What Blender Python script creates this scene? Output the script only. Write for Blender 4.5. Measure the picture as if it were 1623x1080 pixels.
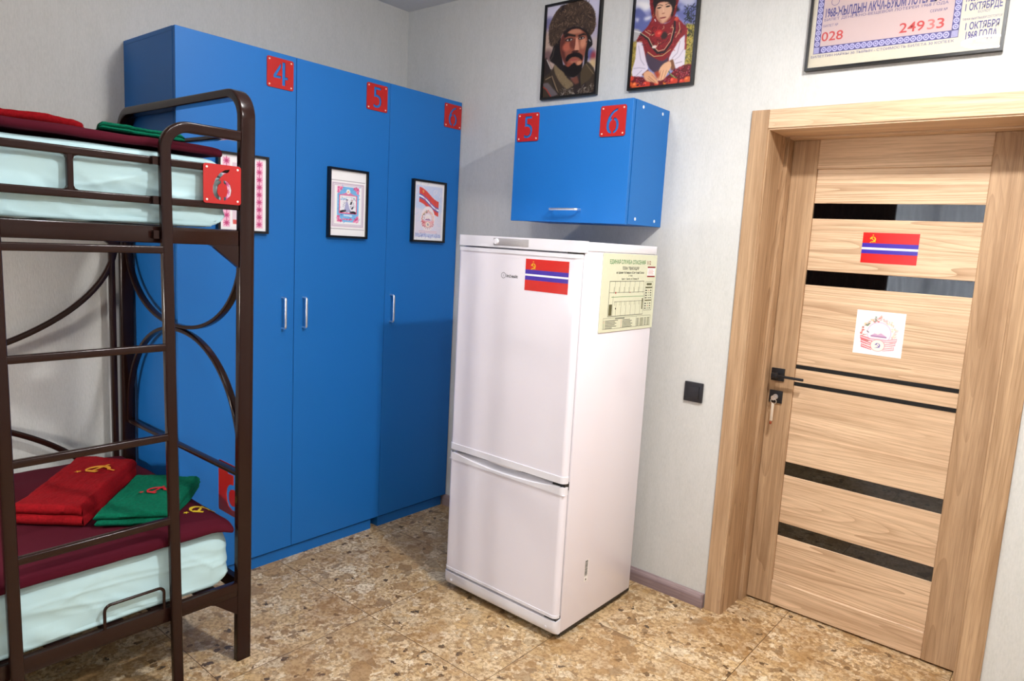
import bpy, bmesh, math, random
import numpy as np
from mathutils import Vector, Matrix, noise

for o in list(bpy.data.objects):
    bpy.data.objects.remove(o)
S = bpy.context.scene
COL = S.collection
PI = math.pi

# ------------------------------------------------------------------ camera
cam_d = bpy.data.cameras.new('camera')
cam = bpy.data.objects.new('camera', cam_d)
COL.objects.link(cam)
_R = Vector((0.7741152530948567, 0.6303469332445891, 0.058380807420139666))
_U = Vector((-0.1301483779435542, 0.06822080595443028, 0.9891447423676627))
_D = Vector((-0.6195215691519931, 0.7733101999741562, -0.13484939737122603))
cam.matrix_world = Matrix(((_R.x, _U.x, -_D.x, 3.186038), (_R.y, _U.y, -_D.y, -2.692828),
                           (_R.z, _U.z, -_D.z, 1.505227), (0, 0, 0, 1)))
cam_d.sensor_fit = 'HORIZONTAL'
cam_d.sensor_width = 36.0
cam_d.lens = 1101.18 / 1623 * 36.0
cam_d.shift_x = -34.006 / 1623
cam_d.shift_y = -3.6145 / 1623
cam_d.clip_start = 0.02
S.camera = cam

# ------------------------------------------------------------------ light
S.view_settings.view_transform = 'Standard'
S.view_settings.look = 'None'
S.view_settings.gamma = 1.0
S.view_settings.use_curve_mapping = False
S.view_settings.exposure = 0.34
W = bpy.data.worlds.new('sky')
S.world = W
W.use_nodes = True
W.node_tree.nodes['Background'].inputs[0].default_value = (0.75, 0.85, 1.0, 1)
W.node_tree.nodes['Background'].inputs[1].default_value = 1.0


def area(name, loc, power, size, color=(1, 1, 1), rot=(0, 0, 0), size_y=None, spread=None):
    d = bpy.data.lights.new(name, 'AREA')
    d.shape = 'DISK' if size_y is None else 'RECTANGLE'
    d.size = size
    if size_y:
        d.size_y = size_y
    d.energy = power
    d.color = color
    if spread:
        d.spread = spread
    o = bpy.data.objects.new(name, d)
    COL.objects.link(o)
    o.location = loc
    o.rotation_euler = rot
    return o


LAMP_RING = (2.565, -1.835)         # ring lamp on the ceiling, seen in the glass of the lottery picture
LAMP_DOOR = (2.95, -1.12)          # lamp before the door, the strongest
FILL_NEAR = (1.50, -1.30)          # added fill lamp between wardrobes and fridge, brightens the wall by the cabinet
FILL_REAR = (3.9, -2.9)            # unseen fill lamp added behind the camera to light the wardrobe fronts
TINT = (1.0, 0.992, 0.985)


def point(name, loc, power, radius, color):
    d = bpy.data.lights.new(name, 'POINT')
    d.energy = power
    d.shadow_soft_size = radius
    d.color = color
    o = bpy.data.objects.new(name, d)
    COL.objects.link(o)
    o.location = loc
    return o


area('lamp_and_fill_beam', (LAMP_DOOR[0], LAMP_DOOR[1], 2.70), 41, 0.16, TINT)
point('lamp_and_fill_glow', (LAMP_DOOR[0], LAMP_DOOR[1], 2.60), 3.5, 0.09, TINT)
point('lamp_and_fill_glow', (FILL_NEAR[0], FILL_NEAR[1], 2.58), 15, 0.09, TINT)  # added fill for the wall left of the cabinet
area('lamp_and_fill_beam', (FILL_REAR[0], FILL_REAR[1], 2.70), 16, 0.16, TINT)  # added fill for the wardrobe fronts
area('daylight', (1.75, -5.32, 1.5), 100, 1.5, (0.9, 0.95, 1.0), (PI / 2, 0, 0), 1.9)
point('bunk_fill_glow', (0.60, -3.10, 1.15), 34, 0.06, (1.0, 0.94, 0.86))  # added fill for the wall and bedding under the upper bunk



# ------------------------------------------------------------------ helpers
def lin(c):
    if isinstance(c, str):
        c = c.lstrip('#')
        c = [int(c[i:i + 2], 16) for i in (0, 2, 4)]
    r = []
    for v in c[:3]:
        v = v / 255.0
        r.append(v / 12.92 if v <= 0.04045 else ((v + 0.055) / 1.055) ** 2.4)
    return (r[0], r[1], r[2], 1.0)


class NT:
    """small helper round a material node tree"""
    def __init__(self, name):
        self.m = bpy.data.materials.new(name)
        self.m.use_nodes = True
        self.t = self.m.node_tree
        self.b = self.t.nodes['Principled BSDF']

    def n(self, kind, **kw):
        x = self.t.nodes.new(kind)
        for k, v in kw.items():
            setattr(x, k, v)
        return x

    def l(self, a, b):
        self.t.links.new(a, b)

    def val(self, v):
        x = self.n('ShaderNodeValue')
        x.outputs[0].default_value = v
        return x.outputs[0]

    def math(self, op, a, b=None, c=None):
        x = self.n('ShaderNodeMath', operation=op)
        for i, v in enumerate((a, b, c)):
            if v is None:
                continue
            if isinstance(v, (int, float)):
                x.inputs[i].default_value = v
            else:
                self.l(v, x.inputs[i])
        return x.outputs[0]

    def mix(self, f, a, b, blend='MIX'):
        x = self.n('ShaderNodeMix', data_type='RGBA', blend_type=blend)
        if isinstance(f, (int, float)):
            x.inputs[0].default_value = f
        else:
            self.l(f, x.inputs[0])
        for i, v in ((6, a), (7, b)):
            if isinstance(v, tuple):
                x.inputs[i].default_value = v
            else:
                self.l(v, x.inputs[i])
        return x.outputs[2]

    def ramp(self, f, stops, interp='LINEAR'):
        x = self.n('ShaderNodeValToRGB')
        x.color_ramp.interpolation = interp
        e = x.color_ramp.elements
        while len(e) > 1:
            e.remove(e[-1])
        e[0].position = stops[0][0]
        e[0].color = stops[0][1]
        for p, c in stops[1:]:
            k = e.new(p)
            k.color = c
        self.l(f, x.inputs[0])
        return x.outputs[0]

    def obj_coords(self, scale=(1, 1, 1), rand=0.0):
        tc = self.n('ShaderNodeTexCoord')
        v = tc.outputs['Object']
        if rand:
            oi = self.n('ShaderNodeObjectInfo')
            mul = self.n('ShaderNodeVectorMath', operation='MULTIPLY_ADD')
            self.l(v, mul.inputs[0])
            mul.inputs[1].default_value = (1, 1, 1)
            s = self.math('MULTIPLY', oi.outputs['Random'], rand)
            self.l(s, mul.inputs[2])
            v = mul.outputs[0]
        mp = self.n('ShaderNodeVectorMath', operation='MULTIPLY')
        self.l(v, mp.inputs[0])
        mp.inputs[1].default_value = scale
        return mp.outputs[0]

    def noise(self, v, scale, detail=2.0, rough=0.5, dist=0.0):
        x = self.n('ShaderNodeTexNoise')
        self.l(v, x.inputs['Vector'])
        x.inputs['Scale'].default_value = scale
        x.inputs['Detail'].default_value = detail
        x.inputs['Roughness'].default_value = rough
        x.inputs['Distortion'].default_value = dist
        return x.outputs[0]

    def bump(self, h, strength, dist=0.001):
        x = self.n('ShaderNodeBump')
        x.inputs['Strength'].default_value = strength
        x.inputs['Distance'].default_value = dist
        self.l(h, x.inputs['Height'])
        self.l(x.outputs[0], self.b.inputs['Normal'])

    def set(self, **kw):
        names = dict(color='Base Color', rough='Roughness', metal='Metallic', spec='Specular IOR Level',
                     coat='Coat Weight', coat_rough='Coat Roughness', sheen='Sheen Weight', ior='IOR')
        for k, v in kw.items():
            s = self.b.inputs[names[k]]
            if isinstance(v, (int, float, tuple)):
                s.default_value = v
            else:
                self.l(v, s)
        return self.m


def plain(name, color, rough=0.5, metal=0.0, spec=0.5, coat=0.0, grain=0.0, scale=60.0, bump=0.0):
    """a colour with a little procedural unevenness"""
    t = NT(name)
    c = lin(color)
    if grain or bump:
        v = t.obj_coords()
        f = t.noise(v, scale, 3.0, 0.6)
        if grain:
            lo = tuple(x * (1 - grain) for x in c[:3]) + (1,)
            hi = tuple(min(1, x * (1 + grain)) for x in c[:3]) + (1,)
            t.set(color=t.ramp(f, [(0.3, lo), (0.7, hi)]))
        else:
            t.set(color=c)
        if bump:
            t.bump(f, bump)
    else:
        t.set(color=c)
    return t.set(rough=rough, metal=metal, spec=spec, coat=coat)


def emit(name, color, strength):
    t = NT(name)
    t.set(color=(0.8, 0.8, 0.8, 1))
    t.b.inputs['Emission Color'].default_value = lin(color)
    t.b.inputs['Emission Strength'].default_value = strength
    return t.m


def Empty(name, loc, label=None, cat=None, group=None, kind=None, parent=None):
    o = bpy.data.objects.new(name, None)
    o.empty_display_size = 0.05
    COL.objects.link(o)
    o['w'] = list(loc)
    if parent is None:
        o.location = loc
    else:
        o.parent = parent
        o.location = Vector(loc) - Vector(parent['w'])
    return tag(o, label, cat, group, kind)


def tag(o, label=None, cat=None, group=None, kind=None):
    for k, v in (('label', label), ('category', cat), ('group', group), ('kind', kind)):
        if v:
            o[k] = v
    return o


class MB:
    """collects shapes and links them as ONE mesh object"""
    def __init__(self):
        self.v, self.f, self.mi, self.col = [], [], [], None

    def add(self, verts, faces, mi=0):
        k = len(self.v)
        self.v += [tuple(p) for p in verts]
        self.f += [tuple(i + k for i in q) for q in faces]
        self.mi += [mi] * len(faces)
        return self

    def bm(self, b, mi=0, M=None):
        b.verts.index_update()
        vs = [(M @ v.co if M else v.co.copy()) for v in b.verts]
        fs = [[v.index for v in f.verts] for f in b.faces]
        b.free()
        return self.add(vs, fs, mi)

    def box(self, x0, y0, z0, x1, y1, z1, bev=0.0, mi=0, seg=2, M=None):
        b = bmesh.new()
        bmesh.ops.create_cube(b, size=1)
        for v in b.verts:
            v.co = Vector(((x0 + x1) / 2 + v.co.x * (x1 - x0), (y0 + y1) / 2 + v.co.y * (y1 - y0), (z0 + z1) / 2 + v.co.z * (z1 - z0)))
        if bev:
            bmesh.ops.bevel(b, geom=list(b.edges), offset=bev, segments=seg, profile=0.5, affect='EDGES')
        return self.bm(b, mi, M)

    def sweep(self, path, prof, nref, mi=0, closed=False):
        """profile (a along N, b along nref) swept on a path that lies in the plane normal to nref"""
        B = Vector(nref).normalized()
        P = [Vector(p) for p in path]
        n, m = len(P), len(prof)
        vs = []
        for i in range(n):
            if closed:
                t0, t1 = P[i] - P[i - 1], P[(i + 1) % n] - P[i]
            else:
                t0 = P[i] - P[i - 1] if i else P[1] - P[0]
                t1 = P[i + 1] - P[i] if i < n - 1 else P[-1] - P[-2]
            t0.normalize()
            t1.normalize()
            T = (t0 + t1).normalized()
            N = T.cross(B).normalized()
            k = 1.0 / max(0.3, T.dot(t1))
            for a, b in prof:
                vs.append(P[i] + N * a * k + B * b)
        fs = []
        for i in range(n if closed else n - 1):
            j = (i + 1) % n
            for q in range(m):
                r = (q + 1) % m
                fs.append((i * m + q, i * m + r, j * m + r, j * m + q))
        if not closed:
            fs.append(tuple(range(m))[::-1])
            fs.append(tuple((n - 1) * m + q for q in range(m)))
        return self.add(vs, fs, mi)

    def cyl(self, p0, p1, r, n=20, mi=0, r1=None):
        p0, p1 = Vector(p0), Vector(p1)
        T = (p1 - p0).normalized()
        A = Vector((0, 0, 1)) if abs(T.z) < 0.9 else Vector((1, 0, 0))
        N = T.cross(A).normalized()
        B = T.cross(N)
        r1 = r if r1 is None else r1
        vs = [p0 + (N * math.cos(2 * PI * i / n) + B * math.sin(2 * PI * i / n)) * r for i in range(n)]
        vs += [p1 + (N * math.cos(2 * PI * i / n) + B * math.sin(2 * PI * i / n)) * r1 for i in range(n)]
        fs = [(i, (i + 1) % n, n + (i + 1) % n, n + i) for i in range(n)]
        fs += [tuple(range(n))[::-1], tuple(range(n, 2 * n))]
        return self.add(vs, fs, mi)

    def wire(self, path, r, n=8, mi=0):
        """round tube along any path"""
        P = [Vector(p) for p in path]
        N = None
        vs = []
        for i, p in enumerate(P):
            T = ((P[min(i + 1, len(P) - 1)] - P[max(i - 1, 0)])).normalized()
            if N is None:
                A = Vector((0, 0, 1)) if abs(T.z) < 0.9 else Vector((1, 0, 0))
                N = T.cross(A).normalized()
            N = (N - T * N.dot(T)).normalized()
            B = T.cross(N)
            vs += [p + (N * math.cos(2 * PI * k / n) + B * math.sin(2 * PI * k / n)) * r for k in range(n)]
        fs = []
        for i in range(len(P) - 1):
            fs += [(i * n + k, i * n + (k + 1) % n, (i + 1) * n + (k + 1) % n, (i + 1) * n + k) for k in range(n)]
        fs += [tuple(range(n))[::-1], tuple((len(P) - 1) * n + k for k in range(n))]
        return self.add(vs, fs, mi)

    def rbox(self, lo, hi, r, step, fn=None, mi=0):
        """rounded box with a fine skin; fn(p, n) may move each point"""
        lo, hi = Vector(lo), Vector(hi)
        cnt = [max(3, int(round((hi[i] - lo[i]) / step))) for i in range(3)]
        def ticks(i):
            n = cnt[i]
            rr = min(r, (hi[i] - lo[i]) / 2)
            a = [lo[i] + rr * (1 - math.cos(k / 4 * PI / 2)) for k in range(4)]
            m = [lo[i] + rr + (hi[i] - lo[i] - 2 * rr) * k / n for k in range(n + 1)]
            b = [hi[i] - rr * (1 - math.cos(k / 4 * PI / 2)) for k in range(3, -1, -1)]
            return a + m + b
        tk = [ticks(i) for i in range(3)]
        idx, vs, fs = {}, [], []
        def vert(p):
            key = (round(p[0], 6), round(p[1], 6), round(p[2], 6))
            if key in idx:
                return idx[key]
            q = Vector((0, 0, 0))
            for i in range(3):
                rr = min(r, (hi[i] - lo[i]) / 2 * 0.999)
                q[i] = min(max(p[i], lo[i] + rr), hi[i] - rr)
            d = Vector(p) - q
            nn = d.normalized() if d.length > 1e-9 else Vector((0, 0, 1))
            out = q + nn * r
            for i in range(3):
                out[i] = min(max(out[i], lo[i]), hi[i])
            if fn:
                out = fn(out, nn)
            idx[key] = len(vs)
            vs.append(out)
            return idx[key]
        for ax in range(3):
            u, v = (ax + 1) % 3, (ax + 2) % 3
            for side in (0, 1):
                for a in range(len(tk[u]) - 1):
                    for b in range(len(tk[v]) - 1):
                        quad = []
                        for du, dv in ((0, 0), (1, 0), (1, 1), (0, 1)):
                            p = [0, 0, 0]
                            p[ax] = (lo, hi)[side][ax]
                            p[u] = tk[u][a + du]
                            p[v] = tk[v][b + dv]
                            quad.append(vert(p))
                        if len(set(quad)) < 3:
                            continue
                        fs.append(tuple(quad if side else quad[::-1]))
        return self.add(vs, fs, mi)

    def poly(self, pts, mi=0):
        return self.add(pts, [tuple(range(len(pts)))], mi)

    def prism(self, poly2, fr, d0, d1, mi=0):
        """2D polygon on a frame, from depth d0 to d1 along its normal"""
        n = len(poly2)
        ar = sum(poly2[i][0] * poly2[(i + 1) % n][1] - poly2[(i + 1) % n][0] * poly2[i][1] for i in range(n))
        if ar < 0:
            poly2 = poly2[::-1]
        vs = [fr(u, v, d0) for u, v in poly2] + [fr(u, v, d1) for u, v in poly2]
        fs = [tuple(range(n))[::-1], tuple(range(n, 2 * n))]
        fs += [(i, (i + 1) % n, n + (i + 1) % n, n + i) for i in range(n)]
        return self.add(vs, fs, mi)

    def flat(self, poly2, fr, d, mi=0):
        n = len(poly2)
        ar = sum(poly2[i][0] * poly2[(i + 1) % n][1] - poly2[(i + 1) % n][0] * poly2[i][1] for i in range(n))
        if ar < 0:
            poly2 = poly2[::-1]
        return self.poly([fr(u, v, d) for u, v in poly2], mi)

    def rect(self, u0, v0, u1, v1, fr, d, mi=0):
        return self.flat([(u0, v0), (u1, v0), (u1, v1), (u0, v1)], fr, d, mi)

    def line(self, u0, v0, u1, v1, w, fr, d, mi=0):
        a, b = Vector((u0, v0)), Vector((u1, v1))
        t = (b - a).normalized() * (w / 2)
        s = Vector((-t.y, t.x))
        return self.flat([tuple(a - t - s), tuple(b + t - s), tuple(b + t + s), tuple(a - t + s)], fr, d, mi)

    def mesh2d(self, me, fr, d, mi=0, sx=1.0, sy=1.0, ox=0.0, oy=0.0, zmul=1.0):
        vs = [fr(ox + v.co.x * sx, oy + v.co.y * sy, d + v.co.z * zmul) for v in me.vertices]
        fs = [tuple(p.vertices) for p in me.polygons]
        bpy.data.meshes.remove(me)
        return self.add(vs, fs, mi)

    def text(self, body, fr, u, v, h, d, mi=0, w=None, align='LEFT', bold=0.0):
        """a line of lettering: cap height h, squeezed to width w when given"""
        c = bpy.data.curves.new('lettering', 'FONT')
        c.body = body
        c.size = 1.0
        c.resolution_u = 3
        c.offset = bold
        o = bpy.data.objects.new('lettering', c)
        COL.objects.link(o)
        me = bpy.data.meshes.new_from_object(o.evaluated_get(bpy.context.evaluated_depsgraph_get()))
        bpy.data.objects.remove(o)
        bpy.data.curves.remove(c)
        if not me.vertices:
            return self
        xs = [q.co.x for q in me.vertices]
        x0, x1 = min(xs), max(xs)
        sy = h / 0.72
        sx = sy if w is None else w / (x1 - x0)
        wd = (x1 - x0) * sx
        off = {'LEFT': 0, 'CENTER': -wd / 2, 'RIGHT': -wd}[align]
        return self.mesh2d(me, fr, d, mi, sx, sy, u + off - x0 * sx, v)

    def build(self, name, mats, parent=None, smooth=True, angle=35, loc=None):
        if not isinstance(mats, (list, tuple)):
            mats = [mats]
        o0 = Vector(parent['w']) if parent is not None else Vector(loc or (0, 0, 0))
        me = bpy.data.meshes.new(name)
        me.from_pydata([tuple(Vector(p) - o0) for p in self.v], [], self.f)
        for m in mats:
            me.materials.append(m)
        me.polygons.foreach_set('material_index', self.mi)
        if self.col is not None:
            a = me.color_attributes.new('paint', 'FLOAT_COLOR', 'POINT')
            a.data.foreach_set('color', np.asarray(self.col, dtype=np.float32).ravel())
        me.update()
        if smooth:
            me.polygons.foreach_set('use_smooth', [True] * len(me.polygons))
            me.set_sharp_from_angle(angle=math.radians(angle))
        o = bpy.data.objects.new(name, me)
        COL.objects.link(o)
        o['w'] = list(o0)
        if parent is not None:
            o.parent = parent
        else:
            o.location = o0
        return o


def frame(O, U, V, N):
    O, U, V, N = Vector(O), Vector(U), Vector(V), Vector(N)
    return lambda u, v, d=0.0: O + U * u + V * v + N * d


def rrect(w, h, r, n=4):
    """rounded rectangle profile round the origin"""
    out = []
    for cx, cy, a in ((w / 2 - r, h / 2 - r, 0), (-w / 2 + r, h / 2 - r, 90), (-w / 2 + r, -h / 2 + r, 180), (w / 2 - r, -h / 2 + r, 270)):
        for k in range(n + 1):
            t = math.radians(a + 90 * k / n)
            out.append((cx + r * math.cos(t), cy + r * math.sin(t)))
    return out


def fillet(pts, r, n=8):
    """round the inner corners of an open path"""
    P = [Vector(p) for p in pts]
    rs = r if isinstance(r, (list, tuple)) else [r] * (len(P) - 2)
    out = [P[0]]
    for i in range(1, len(P) - 1):
        a, b = (P[i - 1] - P[i]).normalized(), (P[i + 1] - P[i]).normalized()
        ang = a.angle(b)
        t = rs[i - 1] / math.tan(ang / 2)
        p0, p1 = P[i] + a * t, P[i] + b * t
        c = P[i] + (a + b).normalized() * (rs[i - 1] / math.sin(ang / 2))
        va, vb = p0 - c, p1 - c
        th = va.angle(vb)
        for k in range(n + 1):
            s = k / n
            out.append(c + (va * math.sin((1 - s) * th) + vb * math.sin(s * th)) / math.sin(th))
    out.append(P[-1])
    return out


def cut_plate(splines, thick):
    """flat plate with holes, as a mesh in its own plane (z from 0 to thick)"""
    c = bpy.data.curves.new('plate', 'CURVE')
    c.dimensions = '2D'
    c.fill_mode = 'BOTH'
    c.extrude = thick / 2
    for pts in splines:
        s = c.splines.new('POLY')
        s.points.add(len(pts) - 1)
        for p, q in zip(s.points, pts):
            p.co = (q[0], q[1], 0, 1)
        s.use_cyclic_u = True
    o = bpy.data.objects.new('plate', c)
    COL.objects.link(o)
    me = bpy.data.meshes.new_from_object(o.evaluated_get(bpy.context.evaluated_depsgraph_get()))
    bpy.data.objects.remove(o)
    bpy.data.curves.remove(c)
    for v in me.vertices:
        v.co.z += thick / 2
    return me


def smooth_poly(pts, n=4):
    """closed Catmull-Rom through the points"""
    P = [Vector(p) for p in pts]
    out = []
    m = len(P)
    for i in range(m):
        p0, p1, p2, p3 = P[i - 1], P[i], P[(i + 1) % m], P[(i + 2) % m]
        for k in range(n):
            t = k / n
            out.append(tuple(0.5 * ((2 * p1) + (p2 - p0) * t + (2 * p0 - 5 * p1 + 4 * p2 - p3) * t * t + (3 * p1 - p0 - 3 * p2 + p3) * t ** 3)))
    return out


def circle(cx, cy, r, n=16, ry=None):
    ry = ry or r
    return [(cx + r * math.cos(2 * PI * k / n), cy + ry * math.sin(2 * PI * k / n)) for k in range(n)]


def star(cx, cy, r, inner=0.4):
    return [(cx + (r if k % 2 == 0 else r * inner) * math.sin(PI * k / 5), cy + (r if k % 2 == 0 else r * inner) * math.cos(PI * k / 5)) for k in range(10)]


def hammer_sickle():
    """polygons in a unit square round the origin, with a star above"""
    ps = []
    outer = [(0.02 + 0.80 * math.cos(math.radians(a)), 0.0 + 0.80 * math.sin(math.radians(a))) for a in range(125, -121, -12)]
    inner = [(-0.17 + 0.62 * math.cos(math.radians(a)), 0.07 + 0.63 * math.sin(math.radians(a))) for a in range(-112, 121, 12)]
    ps.append(outer + inner)
    ps.append([(-0.38, -0.62), (-0.27, -0.72), (-0.62, -1.0), (-0.76, -0.88)])       # sickle grip
    def rot(p, a=math.radians(-45)):
        return (p[0] * math.cos(a) - p[1] * math.sin(a), p[0] * math.sin(a) + p[1] * math.cos(a))
    ps.append([rot(p) for p in ((-0.45, -0.10), (1.08, -0.10), (1.08, 0.10), (-0.45, 0.10))])
    ps.append([rot(p) for p in ((-0.78, -0.40), (-0.42, -0.40), (-0.42, 0.36), (-0.60, 0.48), (-0.78, 0.36))])
    ps.append(star(0.0, 1.22, 0.26))
    return ps


# stencil digits on a unit plate
DIGITS = {
    4: [[(.57, .12), (.69, .12), (.69, .33), (.79, .33), (.79, .42), (.69, .42), (.69, .89), (.57, .89)],
        [(.525, .86), (.525, .71), (.36, .42), (.525, .42), (.525, .33), (.24, .33), (.24, .42)]],
    5: [[(.34, .89), (.67, .89), (.67, .80), (.45, .80), (.45, .615), (.53, .61), (.62, .575), (.69, .49), (.715, .38), (.69, .25),
         (.62, .155), (.51, .11), (.41, .115), (.32, .145), (.32, .245), (.41, .205), (.50, .20), (.56, .23), (.60, .29), (.61, .37),
         (.59, .45), (.54, .505), (.46, .525), (.34, .515)]],
    6: [[(.70, .90), (.56, .87), (.42, .77), (.31, .62), (.25, .44), (.245, .30), (.28, .19), (.35, .12), (.46, .085), (.46, .165),
         (.40, .205), (.365, .29), (.365, .38), (.39, .47), (.46, .525), (.46, .605), (.40, .575), (.45, .67), (.54, .765), (.66, .82)],
        [(.53, .61), (.63, .585), (.71, .50), (.745, .37), (.72, .23), (.63, .125), (.53, .085), (.53, .165), (.59, .195), (.625, .27),
         (.635, .36), (.62, .45), (.585, .505), (.53, .53)]],
}


def number_plate(digit, fr, parent, size=0.12, thick=0.003, screw_mat=None, label=None):
    """red stencil plate: fr maps (0..size, 0..size, depth)"""
    outline = [(size / 2 + x, size / 2 + y) for x, y in rrect(size, size, 0.008, 5)]
    holes = [[(x * size, y * size) for x, y in h] for h in DIGITS[digit]]
    b = MB()
    b.mesh2d(cut_plate([outline] + holes, thick), fr, 0.0008)
    for a, c in ((.09, .09), (.91, .09), (.09, .91), (.91, .91)):
        p = fr(a * size, c * size, thick)
        q = fr(a * size, c * size, thick + 0.0022)
        b.cyl(p, q, 0.0042, 12, 1, 0.0028)
    o = b.build('number_plate', [M['plate_red'], screw_mat or M['screw']], parent, smooth=False)
    o['label'] = label or 'red number plate with a cut out %d' % digit
    return o


# ------------------------------------------------------------------ materials
M = {}


def wall_mat():
    t = NT('plaster_wallpaper')
    v = t.obj_coords()
    vs = t.obj_coords((1, 1, 0.25))
    fibre = t.noise(vs, 200, 3, 0.65)
    blot = t.noise(v, 2.2, 4, 0.6)
    mid = t.noise(vs, 30, 3, 0.6)
    a = t.mix(t.math('MULTIPLY', blot, 0.9), lin((202, 202, 199)), lin((216, 215, 212)))
    a = t.mix(t.math('MULTIPLY', t.ramp(mid, [(0.35, (0, 0, 0, 1)), (0.7, (1, 1, 1, 1))]), 0.30), a, lin((184, 186, 180)))
    a = t.mix(t.math('MULTIPLY', t.ramp(fibre, [(0.35, (0, 0, 0, 1)), (0.68, (1, 1, 1, 1))]), 0.55), a, lin((222, 221, 217)))
    t.set(color=a, rough=0.85, spec=0.25)
    t.bump(t.math('ADD', fibre, t.math('MULTIPLY', mid, 0.6)), 0.45, 0.0015)
    return t.m


def wood_mat(name, axis, light=(236, 206, 172), dark=(206, 172, 138), line=(152, 114, 80)):
    """oak laminate, grain along 'x' or 'z'"""
    t = NT(name)
    st = lambda k: (k, 1, 1) if axis == 'x' else (1, 1, k)
    v = t.obj_coords(st(0.055), rand=7.0)
    big = t.noise(t.obj_coords(st(0.12), rand=4.0), 9.0, 3, 0.6, 0.3)
    # growth rings: a slow noise field sliced into thin lines makes cathedral figures
    field = t.noise(v, 4.5, 2.0, 0.45, 0.1)
    saw = t.math('FRACT', t.math('MULTIPLY', field, 46.0))
    ring = t.math('POWER', saw, 3.0)
    mask = t.ramp(t.noise(v, 3.0, 1, 0.5), [(0.36, (0.10, 0.10, 0.10, 1)), (0.62, (1, 1, 1, 1))])
    ring = t.math('MULTIPLY', ring, mask)
    pores = t.noise(t.obj_coords(st(0.02), rand=3.0), 420, 2, 0.7)
    streak = t.noise(t.obj_coords(st(0.022), rand=5.0), 75, 4, 0.72)
    black, white = (0, 0, 0, 1), (1, 1, 1, 1)
    c = t.mix(t.ramp(big, [(0.30, black), (0.70, white)]), lin(light), lin(dark))
    pale = tuple(min(1, q * 1.16) for q in lin(light)[:3]) + (1,)
    c = t.mix(t.math('MULTIPLY', t.ramp(streak, [(0.30, white), (0.50, black)]), 0.55), c, pale)
    c = t.mix(t.math('MULTIPLY', t.ramp(streak, [(0.50, black), (0.72, white)]), 0.45), c, lin(line))
    c = t.mix(t.math('MULTIPLY', ring, 0.62), c, lin(line))
    c = t.mix(t.math('MULTIPLY', t.ramp(pores, [(0.55, black), (0.70, white)]), 0.40), c, lin(line))
    t.set(color=c, rough=0.45, spec=0.35)
    t.bump(pores, 0.12, 0.0006)
    return t.m


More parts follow.
